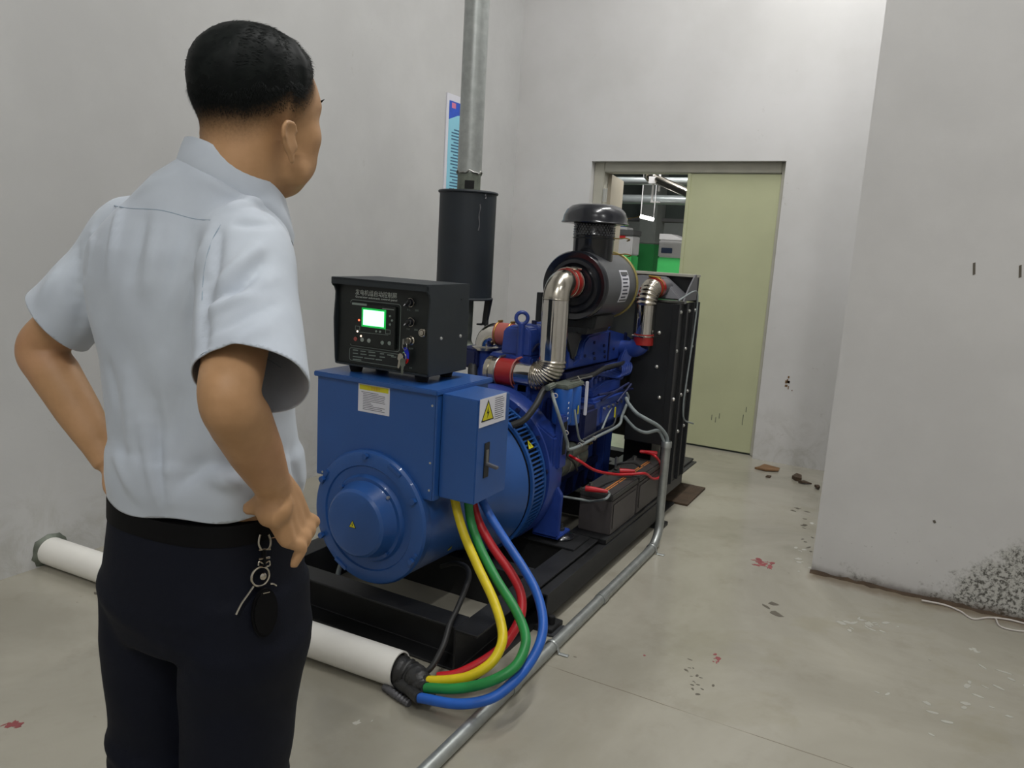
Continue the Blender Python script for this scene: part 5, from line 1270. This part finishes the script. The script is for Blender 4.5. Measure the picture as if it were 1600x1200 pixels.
extra_smooth(me, mh*(1-.93*ear), 26, .6)
L = (co(me)-head_c) @ np.array(HA).T
az = np.abs(np.arctan2(L[:, 0], L[:, 1]))
# clipped stubble: height of the soft hair line round the back and sides of the head
edge = np.interp(az, [0, .75, 1.15, 1.45, 1.6, 1.75, 2.1, 2.5, pi], [.09, .055, .0, -.028, -.034, -.026, -.050, -.068, -.072])
stub = np.clip((L[:, 2]-edge)/.065, 0, 1)*(np.linalg.norm(L[:, :2], axis=1) < .125)*(1-ear*(np.abs(L[:, 0]) > .083))
at_ = me.attributes.new('stubble', 'FLOAT', 'POINT'); at_.data.foreach_set('value', stub.astype(np.float32))
body_t = bvh(me)
n = NT('skin_head', .5)
at_ = n.t.nodes.new('ShaderNodeAttribute'); at_.attribute_name = 'stubble'
fz = n.noise(300, 2, .6); f2 = n.noise(14, 4)
skc = n.mix(n.step(f2, .35, .7), lin((176, 136, 97)), lin((191, 149, 110)))
skc = n.mix(n.m('MULTIPLY', n.step(n.noise(5, 3), .5, .7), .35), skc, lin((168, 118, 90)))
msk = n.step(n.m('ADD', at_.outputs['Fac'], n.m('MULTIPLY', n.m('SUBTRACT', fz, .5), .22)), .02, .95)
n.col(n.mix(msk, skc, lin((14, 17, 17)))); n.put(n.b.inputs['Specular IOR Level'], n.step(at_.outputs['Fac'], .1, .7, .35, .1)); n.rough(n.step(at_.outputs['Fac'], .1, .7, .5, .7)); n.bump(n.noise(260, 2), .06, .002)
body = relink('body', me, 'skin_head', PE)
for s in (1, -1):
    c = hp_(.031*s, .078, .010)
    ey = MB().ell(c, (.0125, .0125, .0125), HA, 18, 12).build('eye', 'eye_white', body, smooth=180)
    MB().ell(c+hf*.0088, (.0055, .0045, .0055), HA, 14, 8).build('iris', 'iris', body, smooth=180)
    br = MB()
    for i in range(26):
        t = i/25; p = hp_((.014+.040*t)*s, .091-.016*t*t-.006*t, .034+.006*sin(t*2.4)); d_ = unit(hr*s*.9-hf*.25*t+hu*.35+hf*.25)
        br.tube([p, p+d_*.011], [.0016, .0003], 4)
    br.build('eyebrow', 'hair_black', body)

# ---- trousers
tb_ = MB()
Wt = tc_hip+np.array([0, 0, .12])
tb_.loft([ring(c, a, b, 44, ROT, 2.5) for c, a, b in ((tc_hip-np.array([0, 0, .11]), .158, .120), (tc_hip-np.array([0, .004, .04]), .168, .130), (tc_hip+np.array([0, 0, .04]), .160, .124), (Wt, .150, .114))])
for s, h_, f_ in ((-1, hL, fL), (1, hR_, fR)):
    cs = [h_+np.array([.0, 0, .03]), h_+np.array([.004*s, 0, -.09])]
    k_ = (h_+f_)/2+np.array([.0, .012, .02])
    tb_.loft([ring(c, a, b, 36, ROT, 2.2) for c, a, b in ((h_+np.array([0, 0, .02]), .080, .114), (h_+np.array([.002*s, 0, -.10]), .086, .116), (h_*.6+k_*.4, .086, .106), (k_, .073, .089), (k_*.5+f_*.5, .068, .080), (f_+np.array([0, .005, .10]), .066, .080), (f_+np.array([0, .012, .035]), .066, .086))])
me = remesh(tb_, .007, 6, .5)
V = co(me); N = nor(me)
dsp = .0022*np.sin(V[:, 2]*38+V[:, 0]*30+V[:, 1]*22)*np.clip((.9-V[:, 2])*2, 0, 1)
for zf, am in ((.50, .006), (.46, .005), (.42, .004), (.80, .003)):
    dsp += am*np.exp(-((V[:, 2]-zf+.25*(V[:, 0]+1.02))/.016)**2)
setco(me, V+N*dsp[:, None])
tr_t = bvh(me)
trs = relink('trousers', me, 'trouser', PE)
bw = [ring(Wt+np.array([0, 0, dz]), (.150+o_), (.114+o_), 48, ROT, 2.5) for dz, o_ in ((-.038, .0), (-.036, .006), (-.004, .005), (-.002, -.002))]
MB().loft(bw, False).build('belt', 'belt_black', PE, smooth=60)
for f_ in (fL, fR):
    MB().loft([[(f_[0]+a*cos(t)*(1 if sin(t) < .3 else .9), f_[1]+.055+b*sin(t), z) for t in np.linspace(0, 2*pi, 25)[:-1]] for z, a, b in ((0, .048, .135), (.022, .05, .137), (.024, .047, .132), (.05, .045, .125), (.075, .04, .085))]).build('shoe', 'shoe', PE, .004)

# ---- shirt
sb = MB()
hem_c = ctr(322, 850, D0); hem_c[2] = ah(300, 806, 1.09)[2]
Wc = ctr(334, 775)
sb.loft([ring(c, a, b, 48, ROT, p, tl) for c, a, b, p, tl in (
    (hem_c+np.array([.0, 0, -.04]), .146, .112, 2.4, (0, 0)), (hem_c+np.array([.0, 0, -.01]), .154, .120, 2.4, (0, 0)), (hem_c+np.array([.004, 0, .03]), .160, .126, 2.4, (0, 0)), (hem_c+np.array([.004, 0, .075]), .156, .124, 2.4, (0, 0)),
    (ctr(322, 690), .148, .118, 2.4, (0, 0)), (tc_mid, .148, .116, 2.4, (0, 0)), (ctr(310, 560), .154, .116, 2.4, (0, 0)),
    (tc_chest, .164, .118, 2.4, (0, 0)), (ctr(298, 440), .172, .118, 2.3, (0, 0)), (ctr(298, 395), .172, .112, 2.2, (0, 0)),
    (ctr(303, 362), .160, .102, 2.1, (0, 0)), (ctr(318, 335), .134, .092, 2, (0, -.1)), (ctr(340, 310), .100, .082, 2, (-.1, -.3)), (ctr(356, 292), .070, .068, 2, (-.2, -.5)))])
def sleeve(sh, el, cuff_c, r0, r1, shoulder_in):
    ax = unit(cuff_c-sh); P_ = [shoulder_in, sh-ax*.02+np.array([0, 0, .012]), sh+(cuff_c-sh)*.35, sh+(cuff_c-sh)*.72, cuff_c, cuff_c+ax*.02]
    rr = [.062, .064, r0, (r0+r1)/2, r1, r1]
    sb.tube(spline(P_, 6), np.interp(np.linspace(0, 5, 31), range(6), rr), 28)
cuR = ah(394, 596, .955); cuL = ah(92, 503, 1.285)
sleeve(shR, elR, cuR, .068, .070, tc_sh*.5+shR*.5); sleeve(shL, elL, cuL, .062, .062, tc_sh*.5+shL*.5)
me = remesh(sb, .0055, 8, .5)
# open the cuffs and the hem: drop everything beyond the cutting planes
bm = bmesh.new(); bm.from_mesh(me)
axR = unit(np.array(unit(cuR-shR))+unit(RT)*.0-UP*.0); axL = unit(cuL-shL)
cutR = unit(axR+np.array([-.0, 0, 0])*1); 
tiltR = unit(axR*1.0+RT*-.22); tiltL = unit(axL*1.0+RT*-.10+UP*.10)
for c_, a_ in ((cuR, tiltR), (cuL, tiltL)):
    near = [f for f in bm.faces if np.linalg.norm(np.array(f.calc_center_median())-c_) < .13]
    geo = near+list({e for f in near for e in f.edges})+list({v for f in near for v in f.verts})
    bmesh.ops.bisect_plane(bm, geom=geo, plane_co=tuple(c_), plane_no=tuple(a_), clear_outer=True)
bmesh.ops.bisect_plane(bm, geom=list(bm.faces)+list(bm.edges)+list(bm.verts), plane_co=(hem_c[0], hem_c[1], hem_c[2]-.004), plane_no=(.05, 0, -1), clear_outer=True)
bm.to_mesh(me); bm.free()
tree = bvh(me)
V = co(me); N = nor(me)
# cloth folds: ridges (+) and valleys (-) along measured lines on the cloth
folds = [((188, 325), (172, 430), .004, .008), ((230, 330), (200, 450), -.004, .010), ((246, 345), (225, 470), .0035, .009), ((300, 345), (255, 470), -.004, .011), ((330, 360), (282, 500), .004, .011),
         ((345, 350), (330, 470), -.006, .010), ((322, 420), (318, 560), -.006, .010), ((300, 400), (250, 560), -.003, .013),
         ((410, 380), (335, 455), .006, .010), ((420, 400), (338, 490), -.005, .010), ((440, 430), (330, 470), .003, .010), ((400, 440), (318, 470), -.004, .008), ((395, 460), (318, 490), .005, .009), ((440, 470), (330, 520), -.004, .010), ((430, 500), (330, 560), .003, .012),
         ((310, 275), (420, 330), .004, .010), ((330, 265), (430, 345), -.003, .009), ((350, 330), (420, 310), .004, .010), ((360, 350), (440, 350), -.003, .009), ((270, 270), (200, 310), .002, .012),
         ((130, 330), (110, 480), -.003, .010), ((150, 350), (130, 470), .004, .009), ((95, 420), (60, 480), .003, .012), ((145, 380), (120, 520), -.004, .010),
         ((200, 560), (215, 770), .005, .014), ((235, 600), (262, 800), -.006, .012), ((220, 640), (250, 790), .005, .010), ((255, 680), (268, 800), .005, .010), ((180, 700), (210, 770), .004, .012),
         ((270, 760), (330, 720), -.004, .014), ((330, 740), (375, 760), .004, .012), ((280, 600), (265, 700), -.003, .02), ((330, 600), (345, 720), .004, .018), ((170, 560), (185, 640), -.003, .012), ((470, 690), (485, 770), .004, .012), ((455, 700), (470, 780), -.004, .010)]
disp = np.zeros(len(V))
for p0, p1, amp, wdt in folds:
    K_ = 9; pts = []
    for i in range(K_):
        t = i/(K_-1); h_, _ = hit(tree, p0[0]+(p1[0]-p0[0])*t, p0[1]+(p1[1]-p0[1])*t)
        if h_ is not None: pts.append((h_, sin(pi*(.12+.76*t))))
    for (a_, wa_), (b_, wb_) in zip(pts, pts[1:]):
        ab = b_-a_; L2 = max(1e-9, ab @ ab); t = np.clip(((V-a_) @ ab)/L2, 0, 1); dd_ = np.linalg.norm(V-(a_+t[:, None]*ab), axis=1)
        cand = 1.7*amp*(wa_+(wb_-wa_)*t)*np.exp(-(dd_/wdt)**2)
        disp = np.where(np.abs(cand) > np.abs(disp), cand, disp) if False else disp+cand/ max(1, (len(pts)-1)*.28)
V[:, 2] += np.clip(1-(V[:, 2]-hem_c[2])/.05, 0, 1)*.004*np.sin(V[:, 0]*38+V[:, 1]*25)
disp += .0016*np.sin(V[:, 2]*34+V[:, 0]*60+np.sin(V[:, 1]*50))*.6
V2 = V+N*disp[:, None]
setco(me, V2)
tree = bvh(me)
sh_ = relink('shirt', me, 'shirt_cloth', PE)
so = sh_.modifiers.new('thickness', 'SOLIDIFY'); so.thickness = .0016; so.offset = 1
def seam(name, pix, r_, mat, par):
    pts = []
    for px, py in pix:
        h_, n_ = hit(tree, px, py)
        if h_ is not None: pts.append(h_+n_*.0012*(1 if n_ @ (CAM-h_) > 0 else -1))
    if len(pts) > 2: MB().tube(spline(pts, 3), r_, 5).build(name, mat, par)
mk('seam_blue', (146, 162, 178), .8, var=.05)
L_ = []
for t in np.linspace(0, 1, 22):
    px = 164+(330-164)*t; py = 318+26*t+2.5*sin(t*9); L_.append((px, py))
seam('yoke_seam', L_, .0009, 'seam_blue', sh_)
seam('armhole_seam', [(346, 352), (334, 372), (326, 395), (321, 420), (318, 445), (317, 470)], .0008, 'seam_blue', sh_)
seam('cuff_stitch', [(314, 556), (325, 550), (345, 546), (370, 546), (395, 552), (420, 563), (440, 575)], .0005, 'seam_blue', sh_)
# collar: a turned-down band round the neck
cc_ = (ctr(352, 268)+ctr(366, 262))/2; 
nb = hp_(0, -.03, -.105)
cb = []
def cring(c, a, b, tl): return ring(c, a, b, 48, ROT+radians(-6), 2.0, (-.22, tl))
cn_ = ah(370, 290, 1.205)
prof = [(-.040, .086, .083), (-.024, .088, .085), (-.010, .084, .081), (.008, .079, .076), (.020, .075, .072), (.022, .072, .069), (.010, .070, .067), (-.02, .070, .066)]
MB().loft([cring(cn_+np.array([0, -.001, z]), a, b, -.55) for z, a, b in prof], False).build('collar', 'shirt_cloth', sh_, smooth=60)
# ---- hair: cap on the skull, short clipped towards the neck, plus strands
def skull_pt(u_, v_, o_):          # direction on the skull: u_ azimuth from the forehead, v_ elevation
    d_ = np.array([sin(u_)*cos(v_), cos(u_)*cos(v_), sin(v_)]); r_ = np.array([.082, .108, .084])
    k_ = 1/math.sqrt((d_[0]/r_[0])**2+(d_[1]/r_[1])**2+(d_[2]/r_[2])**2)
    p = d_*k_; nn_ = p/(r_*r_); nn_ = nn_/np.linalg.norm(nn_); c0_ = np.array([0, -.008, .030])
    w0 = hp_(*(c0_)); wd_ = unit(hp_(*(c0_+d_))-w0)          # follow the modelled scalp
    h_ = body_t.ray_cast(Vector(w0+wd_*.2), Vector(-wd_), .2)
    if h_[0] is not None and abs(math.asin(max(-1, min(1, d_[2])))) < 2: p = d_*np.linalg.norm(np.array(h_[0])-w0)
    return p+nn_*o_+c0_, nn_
def low_edge(u_):                 # lower edge of the hair (elevation) by azimuth
    a_ = abs(u_); return .05*sin(9*u_)*(a_ > .9)+.03*sin(23*u_)*(a_ > .9)+np.interp(a_, [0, .45, .8, 1.15, 1.4, 1.55, 1.75, 2.1, 2.6, pi], [.62, .56, .36, .16, .02, -.02, -.06, -.2, -.34, -.38])
def thick(u_, v_):
    e = v_-low_edge(u_); t = np.interp(e, [0, .25, .55, .9, 1.4], [-.0028, -.0004, .004, .010, .014])
    fr = max(0, cos(u_))*max(0, cos(v_))
    return t+.020*fr*min(1, max(0, e)*2.2)
cap = MB(); NU, NV = 96, 40; grid = []
for i in range(NU):
    u_ = -pi+2*pi*i/NU; le = low_edge(u_)
    for j in range(NV+1):
        v_ = le+(pi/2-le)*j/NV; p, nn_ = skull_pt(u_, v_, thick(u_, v_)+.0008*rng.random()*min(1, j/8)); grid.append(hp_(*p))
    # turned-in edge so that the cap reads as solid hair
fs = []
for i in range(NU):
    i2 = (i+1) % NU
    for j in range(NV): fs.append((i*(NV+1)+j, i2*(NV+1)+j, i2*(NV+1)+j+1, i*(NV+1)+j+1))
cap.add(grid, fs)
# stubble fade: skin shows through near the clipped lower edge
n = NT('hair_cap', .55)
at_ = n.t.nodes.new('ShaderNodeAttribute'); at_.attribute_name = 'fade'
fz = n.noise(420, 2, .6); fz2 = n.noise(40, 3)
msk = n.step(n.m('ADD', at_.outputs['Fac'], n.m('MULTIPLY', n.m('SUBTRACT', fz, .5), .5)), .12, .5)
hc = n.mix(n.step(fz2, .4, .7), lin((13, 17, 17)), lin((24, 28, 27)))
n.col(n.mix(msk, lin((150, 108, 78)), hc)); n.b.inputs['Specular IOR Level'].default_value = .12
hair = cap.build('hair', 'hair_cap', PE, smooth=180)
fa = hair.data.attributes.new('fade', 'FLOAT', 'POINT')
vals = []
for i in range(NU):
    u_ = -pi+2*pi*i/NU; le = low_edge(u_)
    for j in range(NV+1): vals.append(min(1.0, .62+((pi/2-le)*j/NV)/.5))
fa.data.foreach_set('value', vals)
so_ = hair.modifiers.new('thickness', 'SOLIDIFY'); so_.thickness = .002; so_.offset = -1
sd = MB(); vs = []; fs = []
for _ in range(9000):
    u_ = rng.uniform(-pi, pi); le = low_edge(u_); v_ = le+.12+(pi/2-le-.12)*rng.random()**.8
    th_ = thick(u_, v_); p, nn_ = skull_pt(u_, v_, th_*.75)
    fr_ = max(0, cos(u_))
    comb = np.array([.25*sin(3*u_), .75, .10+.1*fr_])+rng.normal(size=3)*.22
    tdir = unit(comb-nn_*(comb @ nn_))+nn_*(.22+.18*rng.random()); tdir = unit(tdir)
    ln_ = (.004+.020*min(1, max(0, th_)/.015))*(.6+.6*rng.random()); sv = unit(np.cross(tdir, nn_))*.0007
    a0_, a1_, a2_ = p, p+tdir*ln_*.6, p+tdir*ln_-nn_*.003
    k_ = len(vs); vs += [hp_(*(a0_-sv)), hp_(*(a0_+sv)), hp_(*(a1_+sv*.8)), hp_(*(a1_-sv*.8)), hp_(*a2_)]
    fs += [(k_, k_+1, k_+2, k_+3), (k_+3, k_+2, k_+4)]
for _ in range(7000):                # clipped sides: very short hairs thinning out downwards
    u_ = rng.uniform(-pi, pi)
    if abs(u_) < .9: continue
    le = low_edge(u_); tt_ = rng.random(); v_ = le+.16-.50*tt_**1.3
    p, nn_ = skull_pt(u_, v_, -.0006)
    q_ = np.array(p); z_edge = np.interp(abs(u_), [0, .75, 1.15, 1.45, 1.6, 1.75, 2.1, 2.5, pi], [.09, .055, .0, -.028, -.034, -.026, -.050, -.068, -.072])
    if q_[2] < z_edge+.02 or (1.3 < abs(u_) < 1.95 and q_[2] < -.004): continue
    comb = np.array([0, .1, -.8])+rng.normal(size=3)*.25; tdir = unit(unit(comb-nn_*(comb @ nn_))+nn_*(.5+.3*rng.random()))
    ln_ = .0025+.006*np.clip((q_[2]-z_edge-.015)/.06, 0, 1)*rng.random(); sv = unit(np.cross(tdir, nn_))*.0005
    k_ = len(vs); vs += [hp_(*(p-sv)), hp_(*(p+sv)), hp_(*(p+tdir*ln_))]; fs += [(k_, k_+1, k_+2)]
sd.add(vs, fs)
hs_ = sd.build('hair_strands', 'hair_black', hair, smooth=180, fix=False); hs_['kind'] = 'stuff'

# ---- key chain clipped to the belt loop on the right hip
def tp(px, py, off=.006):
    h_, n_ = hit(tr_t, px, py); return h_+n_*off
KC = empty('key_chain', tp(404, 930), 'silver key chain with a black fob hanging from the man\'s belt', 'keys')
def ktube(name, pix, r_, mat, off=.008, par=KC): return MB().tube(spline([tp(px, py, off) for px, py in pix], 4), r_, 8).build(name, mat, par)
ktube('clip', [(402, 834), (400, 842), (400, 850), (404, 858)], .0016, 'chrome_dull'); ktube('clip_gate', [(414, 834), (417, 842), (417, 850), (414, 858)], .0016, 'chrome_dull')
ktube('clip_bar', [(400, 858), (408, 857), (417, 857)], .0014, 'chrome_dull')
ktube('swivel', [(400, 872), (408, 871), (416, 870)], .0015, 'chrome_dull')
ktube('swivel_loop', [(400, 882), (401, 876), (408, 879), (415, 875), (416, 882), (411, 884)], .0014, 'chrome_dull')
MB().cyl(tp(408, 858, .007), tp(408, 884, .007), .0035, n=10).build('leather_strap', 'belt_black', KC)
h_, n_ = hit(tr_t, 403, 899)
MB().torus(h_+n_*.007, n_, .0145, .0018, 32, 8).build('split_ring', 'chrome_dull', KC)
MB().lathe(tp(407, 899, .006), n_, [(0, 0), (0, .0055), (.002, .0055), (.003, .004), (.003, 0)], 18).build('ring_stud', 'chrome_dull', KC)
ktube('thin_key', [(393, 914), (384, 928), (376, 942), (367, 958)], .0018, 'chrome_dull')
ktube('fob_loop', [(417, 911), (422, 911), (426, 914)], .0014, 'chrome_dull')
a_, b_, c_ = tp(408, 925, .009), tp(408, 985, .009), tp(420, 950, .009)
fd = unit(b_-a_); fs_ = unit(c_-(a_+b_)/2-fd*((c_-(a_+b_)/2) @ fd)); fn_ = np.cross(fd, fs_)
MB().prism([(-.008+.075*.5*(1-cos(t))*1.0, .021*sin(t)*(1.0)) for t in np.linspace(0, 2*pi, 29)[:-1]], a_-fn_*.005, fd, fs_, fn_*.010).build('black_fob', 'belt_black', KC, .003)
MB().obox(tp(407, 923, .0155), fs_*.0055, fd*.0008, fn_*.0006).build('fob_mark', 'chrome_dull', KC)
